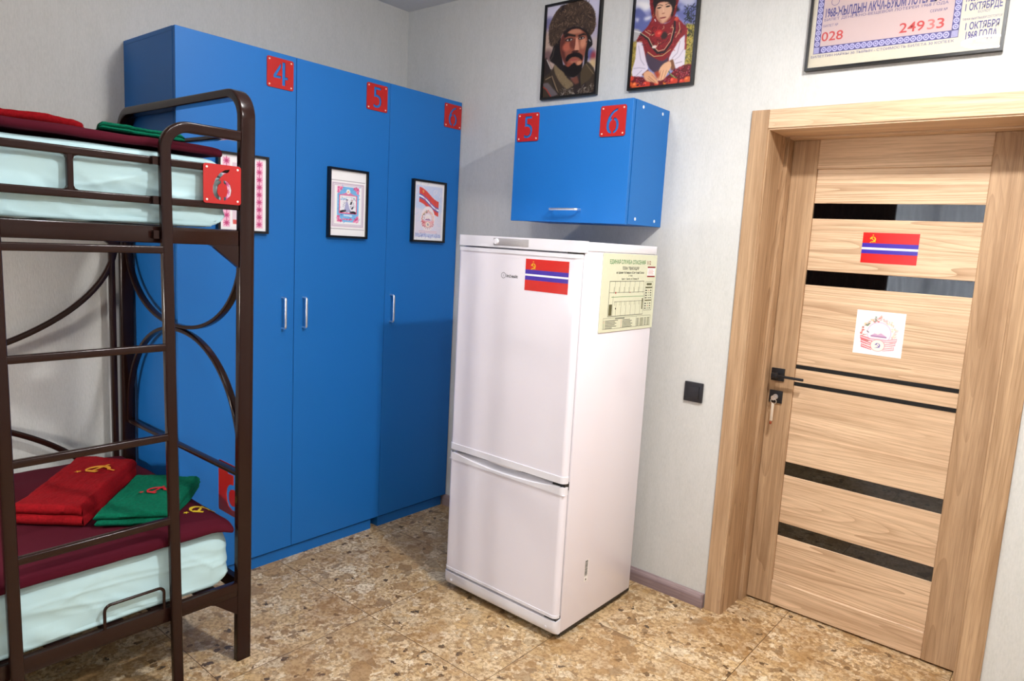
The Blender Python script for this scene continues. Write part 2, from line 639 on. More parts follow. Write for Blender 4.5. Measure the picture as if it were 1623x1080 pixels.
def floor_mat():
    t = NT('breccia_tile')
    v = t.obj_coords()
    sep = t.n('ShaderNodeSeparateXYZ')
    t.l(v, sep.inputs[0])
    gx = t.math('DIVIDE', t.math('SUBTRACT', sep.outputs[0], 1.108), 0.6145)
    gy = t.math('DIVIDE', t.math('ADD', sep.outputs[1], 1.037), 0.605)
    ix, iy = t.math('FLOOR', gx), t.math('FLOOR', gy)
    comb = t.n('ShaderNodeCombineXYZ')
    t.l(ix, comb.inputs[0])
    t.l(iy, comb.inputs[1])
    wn = t.n('ShaderNodeTexWhiteNoise', noise_dimensions='3D')
    t.l(comb.outputs[0], wn.inputs['Vector'])
    off = t.n('ShaderNodeVectorMath', operation='MULTIPLY_ADD')
    t.l(wn.outputs['Color'], off.inputs[0])
    off.inputs[1].default_value = (17, 17, 17)
    t.l(v, off.inputs[2])
    p = off.outputs[0]
    # warp
    nz = t.n('ShaderNodeTexNoise')
    t.l(p, nz.inputs['Vector'])
    nz.inputs['Scale'].default_value = 9
    nz.inputs['Detail'].default_value = 5
    nz.inputs['Roughness'].default_value = 0.65
    wv = t.n('ShaderNodeVectorMath', operation='MULTIPLY_ADD')
    t.l(nz.outputs['Color'], wv.inputs[0])
    wv.inputs[1].default_value = (0.085, 0.085, 0.0)
    t.l(p, wv.inputs[2])
    nz2 = t.n('ShaderNodeTexNoise')
    t.l(p, nz2.inputs['Vector'])
    nz2.inputs['Scale'].default_value = 55
    nz2.inputs['Detail'].default_value = 3
    wv2 = t.n('ShaderNodeVectorMath', operation='MULTIPLY_ADD')
    t.l(nz2.outputs['Color'], wv2.inputs[0])
    wv2.inputs[1].default_value = (0.030, 0.030, 0.0)
    t.l(wv.outputs[0], wv2.inputs[2])
    q = wv2.outputs[0]

    def vor(scale, feature='F1'):
        x = t.n('ShaderNodeTexVoronoi', feature=feature)
        t.l(q, x.inputs['Vector'])
        if isinstance(scale, (int, float)):
            x.inputs['Scale'].default_value = scale
        else:
            t.l(scale, x.inputs['Scale'])
        return x
    big_s = t.math('MULTIPLY_ADD', wn.outputs['Value'], 10.0, 13.0)
    stones = [(0.0, lin((150, 122, 88))), (0.10, lin((186, 152, 108))), (0.28, lin((212, 182, 136))), (0.46, lin((230, 206, 168))),
              (0.62, lin((206, 172, 122))), (0.78, lin((238, 220, 188))), (0.92, lin((190, 166, 130))), (1.0, lin((140, 116, 88)))]
    A, B, C = vor(big_s), vor(42), vor(95)
    def cell(x):
        s = t.n('ShaderNodeSeparateColor')
        t.l(x.outputs['Color'], s.inputs[0])
        return s.outputs[0], s.outputs[1]
    a0, a1 = cell(A)
    b0, b1 = cell(B)
    c0, c1 = cell(C)
    ca, cb, cc = t.ramp(a0, stones), t.ramp(b0, stones), t.ramp(c0, stones)
    pickb = t.math('GREATER_THAN', b1, 0.42)
    picka = t.math('GREATER_THAN', a1, 0.66)
    col = t.mix(pickb, cc, cb)
    col = t.mix(picka, col, ca)
    # dark pebbles here and there
    D = vor(34)
    d0, d1 = cell(D)
    peb = t.math('MULTIPLY', t.math('GREATER_THAN', d0, 0.92), t.math('LESS_THAN', D.outputs['Distance'], 0.42))
    col = t.mix(peb, col, lin((78, 66, 54)))
    fine = t.noise(p, 70, 4, 0.7)
    col = t.mix(t.ramp(fine, [(0.38, (0.75, 0.75, 0.75, 1)), (0.56, (0, 0, 0, 1))]), col, lin((138, 104, 64)))
    cloud = t.noise(p, 5, 3, 0.6)
    col = t.mix(t.math('MULTIPLY', t.ramp(cloud, [(0.45, (0, 0, 0, 1)), (0.7, (1, 1, 1, 1))]), 0.6), col, lin((158, 116, 66)))
    # stone edges
    E1 = vor(big_s, 'DISTANCE_TO_EDGE')
    edge = t.math('MULTIPLY', t.math('LESS_THAN', E1.outputs['Distance'], 0.035), picka)
    col = t.mix(t.math('MULTIPLY', edge, 0.25), col, lin((110, 84, 54)))
    # joints
    fx, fy = t.math('FRACT', gx), t.math('FRACT', gy)
    ex = t.math('MINIMUM', fx, t.math('SUBTRACT', 1.0, fx))
    ey = t.math('MINIMUM', fy, t.math('SUBTRACT', 1.0, fy))
    j = t.math('LESS_THAN', t.math('MINIMUM', ex, ey), 0.0022)
    col = t.mix(j, col, lin((96, 72, 45)))
    t.set(color=col, rough=0.32, spec=0.45)
    t.bump(t.math('SUBTRACT', t.math('MULTIPLY', fine, 0.15), j), 0.25, 0.001)
    return t.m


def laminate_mat(name, color):
    t = NT(name)
    v = t.obj_coords()
    f = t.noise(v, 420, 2, 0.7)
    g = t.noise(v, 1.6, 2, 0.5)
    c = lin(color)
    k = lambda s: tuple(min(1, x * s) for x in c[:3]) + (1,)
    col = t.mix(f, k(0.82), k(1.18))
    col = t.mix(t.math('MULTIPLY', g, 0.25), col, k(0.92))
    t.set(color=col, rough=0.5, spec=0.4)
    t.bump(f, 0.08, 0.0004)
    return t.m


def cloth_mat(name, color, weave=900, wrinkle=0.0, fuzzy=0.0, sheen=0.0, var=0.12):
    t = NT(name)
    v = t.obj_coords()
    c = lin(color)
    k = lambda s: tuple(min(1, x * s) for x in c[:3]) + (1,)
    f = t.noise(v, weave, 2, 0.6)
    col = t.mix(f, k(1 - var), k(1 + var))
    h = f
    if fuzzy:
        g = t.noise(v, 130, 5, 0.75)
        col = t.mix(t.ramp(g, [(0.3, (0, 0, 0, 1)), (0.7, (1, 1, 1, 1))]), k(1 - fuzzy), k(1 + fuzzy))
        h = t.math('ADD', t.math('MULTIPLY', g, 3.0), f)
    t.set(color=col, rough=0.9, spec=0.15, sheen=sheen)
    t.bump(h, 0.5 if fuzzy else 0.15, 0.004 if fuzzy else 0.0006)
    return t.m


def glass_mat():
    """thin picture glass: see-through with a Fresnel reflection"""
    t = NT('picture_glass')
    t.t.nodes.remove(t.b)
    out = [n for n in t.t.nodes if n.type == 'OUTPUT_MATERIAL'][0]
    tr = t.n('ShaderNodeBsdfTransparent')
    gl = t.n('ShaderNodeBsdfGlossy')
    gl.inputs['Roughness'].default_value = 0.0
    fr = t.n('ShaderNodeFresnel')
    fr.inputs['IOR'].default_value = 1.45
    mx = t.n('ShaderNodeMixShader')
    t.l(fr.outputs[0], mx.inputs[0])
    t.l(tr.outputs[0], mx.inputs[1])
    t.l(gl.outputs[0], mx.inputs[2])
    t.l(mx.outputs[0], out.inputs[0])
    return t.m


def sheer_mat():
    t = NT('sheer_fabric')
    t.t.nodes.remove(t.b)
    out = [n for n in t.t.nodes if n.type == 'OUTPUT_MATERIAL'][0]
    v = t.obj_coords()
    f = t.noise(v, 300, 2, 0.6)
    col = t.mix(f, lin((205, 208, 216)), lin((235, 237, 242)))
    di = t.n('ShaderNodeBsdfDiffuse')
    tl = t.n('ShaderNodeBsdfTranslucent')
    tr = t.n('ShaderNodeBsdfTransparent')
    t.l(col, di.inputs[0])
    t.l(col, tl.inputs[0])
    m1, m2 = t.n('ShaderNodeMixShader'), t.n('ShaderNodeMixShader')
    m1.inputs[0].default_value = 0.55
    m2.inputs[0].default_value = 0.25
    t.l(di.outputs[0], m1.inputs[1])
    t.l(tl.outputs[0], m1.inputs[2])
    t.l(m1.outputs[0], m2.inputs[1])
    t.l(tr.outputs[0], m2.inputs[2])
    t.l(m2.outputs[0], out.inputs[0])
    return t.m


def paint_mat(name, rough=0.35):
    """printed paper: shows the colours of the print"""
    t = NT(name)
    a = t.n('ShaderNodeAttribute', attribute_name='paint')
    t.set(color=a.outputs['Color'], rough=rough, spec=0.3)
    return t.m


M['wall'] = wall_mat()
M['ceiling'] = plain('ceiling_paint', (214, 214, 216), 0.9, grain=0.02, scale=40, bump=0.05)
M['floor'] = floor_mat()
M['oak_h'] = wood_mat('oak_across', 'x')
M['oak_v'] = wood_mat('oak_upright', 'z', (200, 167, 132), (166, 132, 98), (124, 90, 60))
M['skirt'] = wood_mat('ash_grey_wood', 'x', (172, 152, 150), (140, 120, 122), (112, 92, 96))
M['blue'] = laminate_mat('blue_laminate', (22, 110, 189))
M['blue_edge'] = plain('blue_edge_band', (70, 130, 200), 0.35, grain=0.03)
M['cap_white'] = plain('white_cap', (228, 232, 238), 0.4, grain=0.02)
M['plate_red'] = plain('red_plate', (182, 26, 24), 0.38, grain=0.04, scale=300)
M['screw'] = plain('pale_brass_screw', (246, 226, 206), 0.35, 0.25, grain=0.03)
M['screw_white'] = plain('white_screw', (236, 234, 232), 0.3, grain=0.02)
M['chrome'] = plain('brushed_steel', (246, 246, 248), 0.36, 1.0, grain=0.03, scale=200)
M['bed'] = plain('brown_lacquered_steel', (40, 21, 17), 0.16, 0.0, 0.30, 0.0, grain=0.10, scale=500, bump=0.05)
M['sheet'] = cloth_mat('mint_sheet', (194, 227, 233), 700, var=0.03)
M['maroon'] = cloth_mat('maroon_cotton', (78, 15, 32), 900, var=0.12)
M['towel_red'] = cloth_mat('red_terry', (150, 14, 24), 700, fuzzy=0.30, sheen=0.0)
M['towel_green'] = cloth_mat('green_terry', (0, 104, 76), 700, fuzzy=0.30, sheen=0.0)
M['thread_yellow'] = plain('yellow_thread', (238, 205, 40), 0.6, grain=0.08, scale=800)
M['thread_gold'] = plain('gold_thread', (226, 150, 30), 0.6, grain=0.08, scale=800)
M['thread_red'] = plain('red_thread', (190, 28, 34), 0.6, grain=0.08, scale=800)
M['fridge'] = plain('white_enamel', (240, 235, 244), 0.14, 0.0, 0.45, 0.0, grain=0.01, scale=900, bump=0.015)
M['fridge_trim'] = plain('white_plastic', (236, 234, 241), 0.3, grain=0.008)
M['grey_panel'] = plain('grey_plastic', (170, 166, 168), 0.4, grain=0.04, scale=300)
M['grey_print'] = plain('grey_print', (70, 70, 78), 0.4, grain=0.03)
M['gasket'] = plain('grey_gasket', (178, 176, 184), 0.6, grain=0.04)
M['black'] = plain('black_plastic', (16, 16, 18), 0.35, grain=0.1, scale=300)
M['black_matte'] = plain('matte_black_metal', (28, 27, 31), 0.45, 0.2, grain=0.1, scale=300)
M['black_frame'] = plain('black_picture_frame', (9, 9, 10), 0.3, grain=0.1, scale=200)
M['glass_black'] = plain('black_lacquer_glass', (7, 6, 6), 0.02, 0.0, 0.85, grain=0.05)
M['strip_black'] = plain('black_inlay', (8, 7, 7), 0.35, grain=0.05)
M['switch'] = plain('charcoal_plastic', (34, 33, 38), 0.4, grain=0.05, scale=300)
M['paper'] = plain('white_paper', (246, 243, 242), 0.5, grain=0.01)
M['glossy_paper'] = plain('glossy_white_paper', (245, 243, 243), 0.22, grain=0.01)
M['cream'] = plain('cream_paper', (206, 197, 178), 0.5, grain=0.02)
M['pink_paper'] = plain('pink_banknote_paper', (194, 172, 170), 0.5, grain=0.03, scale=900)
M['ink_violet'] = plain('violet_ink', (74, 70, 128), 0.5, grain=0.1, scale=900)
M['ink_violet_pale'] = plain('pale_violet_ink', (178, 174, 214), 0.5, grain=0.08, scale=900)
M['ink_red'] = plain('red_ink', (186, 62, 60), 0.5, grain=0.12, scale=900)
M['ink_red_pale'] = plain('faded_red_ink', (214, 112, 108), 0.5, grain=0.12, scale=900)
M['flag_red'] = plain('flag_red', (214, 30, 24), 0.18, grain=0.03, scale=200, bump=0.10)
M['flag_blue'] = plain('flag_blue', (66, 42, 168), 0.18, grain=0.03, scale=200, bump=0.10)
M['flag_white'] = plain('flag_white', (246, 246, 250), 0.18, grain=0.01, bump=0.10, scale=200)
M['flag_gold'] = plain('flag_gold', (240, 190, 30), 0.2, grain=0.03)
M['plan_paper'] = plain('pale_yellow_plastic', (222, 224, 196), 0.4, grain=0.015)
M['ink_black'] = plain('black_ink', (40, 42, 36), 0.5, grain=0.05)
M['ink_green'] = plain('green_ink', (62, 140, 70), 0.5, grain=0.05)
M['ink_olive'] = plain('olive_ink', (90, 88, 52), 0.5, grain=0.05)
M['ink_maroon'] = plain('dark_red_ink', (140, 24, 32), 0.5, grain=0.05)
M['print'] = paint_mat('picture_print')
M['print_gloss'] = paint_mat('glossy_print', 0.2)
M['glass'] = glass_mat()
M['sheer'] = sheer_mat()
M['drape'] = cloth_mat('brown_drape', (58, 34, 30), 400, var=0.2)
M['pvc'] = plain('white_window_frame', (232, 234, 236), 0.35, grain=0.01)
M['lamp'] = emit('lamp_diffuser', (255, 248, 238), 6.0)
M['ring_lamp'] = emit('ring_diffuser', (255, 250, 244), 110.0)
M['warm_lamp'] = emit('warm_bulb', (255, 214, 150), 3.5)
M['tag'] = plain('clear_key_tag', (214, 198, 178), 0.15, grain=0.05)
M['tag_red'] = plain('red_brown_bead', (150, 70, 38), 0.3, grain=0.05)
M['underside'] = plain('bare_chipboard', (150, 148, 144), 0.7, grain=0.08, scale=300)


# ------------------------------------------------------------------ the room
RX, RY, RZ = 4.6, -5.2, 2.746


def structure(name, b, m, **kw):
    return tag(b.build(name, m, **kw), kind='structure')


structure('floor', MB().box(-0.2, RY - 0.2, -0.12, RX + 0.2, 0.6, 0.0), M['floor'], smooth=False)
structure('ceiling', MB().box(-0.2, RY - 0.2, RZ, RX + 0.2, 0.6, RZ + 0.12), M['ceiling'], smooth=False)
structure('wall_left', MB().box(-0.2, RY, 0, 0, 0.0, RZ), M['wall'], smooth=False)
b = MB()
b.box(-0.2, 0, 0, 2.105, 0.32, RZ).box(3.0, 0, 0, RX + 0.2, 0.32, RZ).box(2.105, 0, 2.02, 3.0, 0.32, RZ)
structure('wall_back', b, M['wall'], smooth=False)
structure('wall_right', MB().box(RX, RY, 0, RX + 0.2, 0.0, RZ), M['wall'], smooth=False)
b = MB()
b.box(-0.2, RY - 0.2, 0, 1.0, RY, RZ).box(2.5, RY - 0.2, 0, RX + 0.2, RY, RZ).box(1.0, RY - 0.2, 0, 2.5, RY, 0.55).box(1.0, RY - 0.2, 2.45, 2.5, RY, RZ)
structure('wall_front', b, M['wall'], smooth=False)
# skirting: a little cove at the top
prof = [(0, 0), (0.018, 0), (0.018, 0.040), (0.013, 0.052), (0.006, 0.060), (0, 0.060)]


def skirting(name, x0, x1):
    b = MB()
    vs = [(x, -a, z) for x in (x0, x1) for a, z in prof]
    n = len(prof)
    b.add(vs, [(i, (i + 1) % n, n + (i + 1) % n, n + i) for i in range(n)] + [tuple(range(n))[::-1], tuple(range(n, 2 * n))])
    # end piece with its clip
    b.box(x1 - 0.006, -0.0205, 0.0, x1 + 0.001, 0, 0.061)
    structure(name, b, M['skirt'], smooth=False)


skirting('baseboard_back', 0.44, 2.050)
skirting('baseboard_right', 3.053, RX)
b = MB()
b.box(0.0, RY, 0, 0.018, -1.50, 0.06, 0.004)
structure('baseboard_left', b, M['skirt'], smooth=False)

# window with curtains behind the camera (seen in the door's glass strips)
win = Empty('window_1', (1.75, RY - 0.1, 0.55), kind='structure')
b = MB()
for x0, x1 in ((1.0, 1.06), (1.72, 1.78), (2.44, 2.5)):
    b.box(x0, RY - 0.13, 0.55, x1, RY - 0.07, 2.45, 0.006)
b.box(1.0, RY - 0.13, 0.55, 2.5, RY - 0.07, 0.61, 0.006).box(1.0, RY - 0.13, 2.39, 2.5, RY - 0.07, 2.45, 0.006)
b.build('window_frame', M['pvc'], win)
MB().box(1.06, RY - 0.104, 0.61, 2.44, RY - 0.098, 2.39).build('pane', M['glass'], win)


def curtain(name, x0, x1, y, z0, z1, waves, amp, m, label, seed, edge=0.0):
    b = MB()
    nx, nz = int((x1 - x0) * 90), 26
    rnd = random.Random(seed)
    ph = [rnd.uniform(0, 6.28) for _ in range(4)]
    vs, fs = [], []
    for j in range(nz + 1):
        for i in range(nx + 1):
            s = i / nx
            t = j / nz
            w = math.sin(s * waves * 2 * PI + ph[0] + 0.3 * math.sin(t * 3 + ph[1])) + 0.4 * math.sin(s * waves * 4.7 + ph[2])
            ex = edge * (2 * abs((j / 2) % 1 - 0.5)) if i == 0 else 0
            vs.append((x0 + (x1 - x0) * s - ex, y + amp * w * (0.75 + 0.35 * (1 - t)), z0 + (z1 - z0) * t))
    for j in range(nz):
        for i in range(nx):
            a = j * (nx + 1) + i
            fs.append((a, a + 1, a + nx + 2, a + nx + 1))
    b.add(vs, fs)
    o = b.build(name, m, loc=((x0 + x1) / 2, y, z0), angle=80)
    mod = o.modifiers.new('cloth', 'SOLIDIFY')
    mod.thickness = 0.002
    return tag(o, label, 'curtain')


curtain('sheer_curtain', 1.35, 2.62, RY + 0.10, 0.03, 2.62, 9, 0.022, M['sheer'], 'white sheer pleated curtain over the window opposite the door', 3)
curtain('drape', 0.45, 1.42, RY + 0.17, 0.03, 2.62, 8, 0.035, M['drape'], 'dark brown heavy drape drawn beside the sheer curtain', 5)

# ------------------------------------------------------------------ lamps on the ceiling (above the picture)
r0 = Empty('ceiling_lamp', (LAMP_RING[0], LAMP_RING[1], RZ), 'white ring lamp on the ceiling in the middle of the room', 'ceiling lamp', 'ceiling lamps')
def lamp_ring(r, z):
    return [(LAMP_RING[0] + r * math.cos(2 * PI * k / 72), LAMP_RING[1] + r * math.sin(2 * PI * k / 72), z) for k in range(72)]


b = MB()
inn, out = lamp_ring(0.096, RZ - 0.0362), lamp_ring(0.128, RZ - 0.0362)
b.add(inn + out, [(k, (k + 1) % 72, 72 + (k + 1) % 72, 72 + k) for k in range(72)])
b.build('diffuser', M['ring_lamp'], r0, smooth=False)
MB().sweep(lamp_ring(0.112, RZ - 0.018), rrect(0.036, 0.034, 0.004), (0, 0, 1), closed=True).build('ring_frame', M['fridge_trim'], r0)
MB().cyl((LAMP_RING[0], LAMP_RING[1], RZ), (LAMP_RING[0], LAMP_RING[1], RZ - 0.030), 0.045, 40).build('base', M['fridge_trim'], r0)
for a in (0.4, 0.4 + 2 * PI / 3, 0.4 + 4 * PI / 3):
    MB().cyl((LAMP_RING[0] + 0.03 * math.cos(a), LAMP_RING[1] + 0.03 * math.sin(a), RZ - 0.016), (LAMP_RING[0] + 0.10 * math.cos(a), LAMP_RING[1] + 0.10 * math.sin(a), RZ - 0.016), 0.006, 10).build('arm', M['fridge_trim'], r0)
for (x, y), lb in ((FILL_NEAR, 'small round fill lamp added to the ceiling between the wardrobes and the fridge'), (LAMP_DOOR, 'small round downlight in the ceiling before the oak door'), (FILL_REAR, 'small round fill lamp added to the ceiling at the rear of the room')):  # the near and rear fixtures are added to carry fill light
    r0 = Empty('ceiling_lamp', (x, y, RZ), lb, 'ceiling lamp', 'ceiling lamps')
    MB().cyl((x, y, RZ), (x, y, RZ - 0.03), 0.10, 40).build('base', M['fridge_trim'], r0)
    MB().cyl((x, y, RZ - 0.03), (x, y, RZ - 0.033), 0.08, 40).build('diffuser', M['lamp'], r0)

# ------------------------------------------------------------------ the oak door
YF, YL = -0.010, 0.230              # face of the casing, face of the leaf
door = Empty('door_1', (2.55, 0, 0), kind='structure')
MB().box(2.057, YF, 0, 2.127, 0.0, 2.0653, 0.0015, seg=1).build('casing', M['oak_v'], door)
MB().box(2.980, YF, 0, 3.050, 0.0, 1.994, 0.0015, seg=1).build('casing', M['oak_v'], door)
MB().box(2.127, YF, 1.995, 3.050, 0.0, 2.0653, 0.0015, seg=1).build('casing', M['oak_h'], door)
MB().box(2.112, -0.004, 0, 2.132, 0.178, 1.994).build('jamb', M['oak_v'], door, smooth=False)
MB().box(2.975, -0.004, 0, 2.995, 0.178, 1.994).build('jamb', M['oak_v'], door, smooth=False)
MB().box(2.132, -0.004, 1.990, 2.975, 0.178, 2.012).build('jamb', M['oak_h'], door, smooth=False)
MB().box(2.112, 0.178, 0, 2.147, 0.275, 1.990, 0.001, seg=1).build('stop', M['oak_v'], door)
MB().box(2.958, 0.178, 0, 2.995, 0.275, 1.990, 0.001, seg=1).build('stop', M['oak_v'], door)
MB().box(2.147, 0.178, 1.983, 2.958, 0.275, 2.012, 0.001, seg=1).build('stop', M['oak_h'], door)
leaf = Empty('leaf', (2.55, YL, 0.0), parent=door)
X0, X1, XA, XB, ZT = 2.1475, 2.957, 2.251, 2.843, 1.983
MB().box(X0, YL, 0.008, XA, YL + 0.04, ZT, 0.0025, seg=1).build('stile', M['oak_v'], leaf)
MB().box(XB, YL, 0.008, X1, YL + 0.04, ZT, 0.0025, seg=1).build('stile', M['oak_v'], leaf)
MB().box(XA, YL + 0.001, 1.868, XB, YL + 0.04, ZT, 0.002, seg=1).build('rail', M['oak_h'], leaf)
MB().box(XA, YL + 0.001, 0.008, XB, YL + 0.04, 0.117, 0.003, seg=1).build('rail', M['oak_h'], leaf)
for z0, z1 in ((1.733, 1.868), (1.463, 1.672), (1.068, 1.404), (0.995, 1.053), (0.648, 0.980), (0.379, 0.590), (0.117, 0.320)):
    MB().box(XA, YL + 0.009, z0, XB, YL + 0.036, z1, 0.0015, seg=1).build('panel', M['oak_h'], leaf)
for z0, z1 in ((1.672, 1.733), (1.404, 1.463), (0.590, 0.648), (0.320, 0.379)):
    o = MB().box(XA, YL + 0.012, z0, XB, YL + 0.030, z1).build('glass_strip', M['glass_black'], leaf, smooth=False)
    o['label'] = 'black glass strip'
for z0, z1 in ((1.053, 1.068), (0.980, 0.995)):
    o = MB().box(XA, YL + 0.008, z0, XB, YL + 0.030, z1).build('inlay', M['strip_black'], leaf, smooth=False)
    o['label'] = 'thin black inlay'
MB().box(2.1475, YL + 0.041, 0, 2.957, YL + 0.045, 1.99).build('backing', M['strip_black'], leaf, smooth=False)
# handle on its square rose
hd = MB().box(2.157, YL - 0.008, 0.990, 2.212, YL, 1.044, 0.0015).build('handle_plate', M['black_matte'], leaf)
b = MB()
b.cyl((2.184, YL - 0.006, 1.017), (2.184, YL - 0.045, 1.017), 0.010, 20)
b.box(2.172, YL - 0.056, 1.006, 2.198, YL - 0.040, 1.028, 0.003)
b.box(2.176, YL - 0.054, 1.0115, 2.305, YL - 0.044, 1.0225, 0.003)
b.build('handle', M['black_matte'], leaf)
MB().box(2.158, YL - 0.008, 0.895, 2.213, YL, 0.948, 0.0015).build('lock_plate', M['black_matte'], leaf)
MB().cyl((2.186, YL - 0.007, 0.922), (2.186, YL - 0.011, 0.922), 0.011, 20).build('lock_cylinder', M['chrome'], leaf)

# key in the lock with a tag hanging from its ring
key = Empty('key', (2.186, YL - 0.011, 0.922), 'small steel key in the door lock with a ring and clear tag', 'key')
b = MB()
b.box(2.1845, YL - 0.034, 0.9185, 2.1875, YL - 0.010, 0.9255, 0.0006)
b.cyl((2.186, YL - 0.034, 0.920), (2.186, YL - 0.0365, 0.920), 0.0105, 18)
b.build('blade', M['chrome'], key)
cz = 0.907
MB().wire([(2.189 + 0.012 * math.cos(2 * PI * k / 24), YL - 0.038 - 0.004 * math.sin(2 * PI * k / 24), cz + 0.012 * math.sin(2 * PI * k / 24)) for k in range(25)], 0.0014).build('ring', M['chrome'], key)
b = MB()
b.box(2.1815, YL - 0.041, 0.822, 2.1935, YL - 0.036, 0.897, 0.002)
o = b.build('key_tag', M['tag'], key)
o['label'] = 'narrow clear tag'
b = MB()
b.rbox((2.181, YL - 0.043, 0.806), (2.191, YL - 0.033, 0.821), 0.005, 0.004)
b.build('bead', M['tag_red'], key)

# ------------------------------------------------------------------ light switch
sw = Empty('light_switch', (1.918, 0, 0.923), 'black square light switch on the wall between fridge and door', 'light switch')
MB().box(1.876, -0.011, 0.881, 1.960, 0, 0.965, 0.003).build('frame', M['switch'], sw)
b = MB()
b.box(1.891, -0.015, 0.896, 1.945, -0.009, 0.950, 0.0015)
b.build('rocker', M['switch'], sw)


# ------------------------------------------------------------------ blue wardrobes
XW = 0.4557
YS = [-1.482, -0.982, -0.481, -0.003]
ZB, ZH = 0.061, 2.2194


def d_handle(b, y, z0, z1, x):
    """steel D handle standing off a door at x"""
    p = fillet([(x, y, z0), (x + 0.028, y, z0), (x + 0.028, y, z1), (x, y, z1)], 0.010, 6)
    b.sweep(p, rrect(0.008, 0.010, 0.0035, 3), (0, 1, 0))
    return b


def carcass(root, y0, y1):
    b = MB()
    t = 0.016
    b.box(0.002, y0, ZB - 0.008, XW - 0.020, y0 + t, ZH - t - 0.001)
    b.box(0.002, y1 - t, ZB - 0.008, XW - 0.020, y1, ZH - t - 0.001)
    b.box(0.002, y0, ZH - t, XW - 0.020, y1, ZH)
    b.box(0.002, y0 + t, ZB - 0.008, XW - 0.020, y1 - t, ZB + 0.008)
    b.box(0.002, y0 + t, ZB, 0.008, y1 - t, ZH - t)
    b.build('carcass', M['blue'], root, smooth=False)


def ward_door(root, y0, y1, hy, hz, digit, py):
    d = MB().box(XW - 0.018, y0 + 0.0012, ZB, XW, y1 - 0.0012, ZH, 0.0008, seg=1).build('door', M['blue'], root)
    d_handle(MB(), hy, hz - 0.067, hz + 0.067, XW).build('handle', M['chrome'], d)
    fr = frame((XW, py, 2.0785), (0, 1, 0), (0, 0, 1), (1, 0, 0))
    number_plate(digit, fr, d, label='red number plate with a cut out %d at the top of the door' % digit)
    return d


wa = Empty('wardrobe', (0.22, (YS[0] + YS[2]) / 2, 0), 'tall blue two door wardrobe numbered 4 and 5 beside the bunk bed', 'wardrobe')
carcass(wa, YS[0], YS[2] - 0.0005)
MB().box(0.02, YS[0] + 0.002, 0, XW - 0.017, -0.517, 0.050).build('plinth', M['blue'], wa, smooth=False)
d4 = ward_door(wa, YS[0], YS[1], -1.0385, 1.143, 4, -1.119)
d5 = ward_door(wa, YS[1], YS[2], -0.9365, 1.142, 5, -0.6215)
wb = Empty('wardrobe', (0.22, (YS[2] + YS[3]) / 2, 0), 'tall blue single door wardrobe numbered 6 in the corner', 'wardrobe')
carcass(wb, YS[2] + 0.0005, YS[3])
MB().box(0.02, -0.472, 0, XW - 0.017, -0.024, 0.050).build('plinth', M['blue'], wb, smooth=False)
d6 = ward_door(wb, YS[2], YS[3], -0.4445, 1.144, 6, -0.129)

# ------------------------------------------------------------------ wall cabinet
cabn = Empty('wall_cabinet', (1.39, -0.14, 1.606), 'small blue cabinet numbered 5 and 6 on the wall above the fridge', 'cabinet')
CX0, CX1, CZ0, CZ1, CY = 1.087, 1.692, 1.606, 2.0909, -0.2897
b = MB()
t = 0.016
b.box(CX0, CY + 0.021, CZ0, CX0 + t, -0.0005, CZ1)
b.box(CX1 - t, CY + 0.021, CZ0, CX1, -0.0005, CZ1)
b.box(CX0 + t, CY + 0.021, CZ1 - t, CX1 - t, -0.0005, CZ1)
b.box(CX0 + t, CY + 0.021, CZ0, CX1 - t, -0.0005, CZ0 + t)
b.box(CX0 + t, -0.006, CZ0 + t, CX1 - t, -0.0005, CZ1 - t)
b.build('carcass', M['blue'], cabn, smooth=False)
for z in (CZ0 + 0.022, CZ1 - 0.022):
    for y in (-0.215, -0.058):
        o = MB().cyl((CX1, y, z), (CX1 + 0.001, y, z), 0.0065, 16).build('screw_cap', M['cap_white'], cabn)
        o['label'] = 'round white screw cap'
dc = MB().box(CX0 + 0.001, CY, CZ0 - 0.003, CX1 - 0.001, CY + 0.018, CZ1, 0.0012, mi=0, seg=1).build('door', M['blue'], cabn)
b = MB()
p = fillet([(1.325, CY, 1.6555), (1.325, CY - 0.030, 1.6555), (1.470, CY - 0.030, 1.6565), (1.470, CY, 1.6565)], 0.010, 6)
b.sweep(p, rrect(0.008, 0.010, 0.0035, 3), (0, 0, 1))
b.build('handle', M['chrome'], dc)
for digit, x in ((5, 1.103), (6, 1.543)):
    fr = frame((x, CY, 1.948), (1, 0, 0), (0, 0, 1), (0, -1, 0))
    number_plate(digit, fr, dc, screw_mat=M['screw'], label='red number plate with a cut out %d on the cabinet' % digit)

# ------------------------------------------------------------------ fridge
FX0, FX1, FY, FB = 1.150, 1.757, -0.675, -0.130      # sides, door face, back
fg = Empty('refrigerator', ((FX0 + FX1) / 2, -0.40, 0), 'white two door fridge freezer standing against the back wall', 'refrigerator')
MB().box(FX0, -0.640, 0.026, FX1, FB, 1.489, 0.005).build('body', M['fridge'], fg)
for x in (FX0 + 0.05, FX1 - 0.05):
    for y in (-0.60, -0.18):
        MB().cyl((x, y, 0), (x, y, 0.03), 0.018, 16).build('foot', M['black'], fg)
MB().box(FX0 + 0.02, -0.636, 0.012, FX1 - 0.004, FB + 0.004, 0.030).build('base_tray', M['black'], fg, smooth=False)


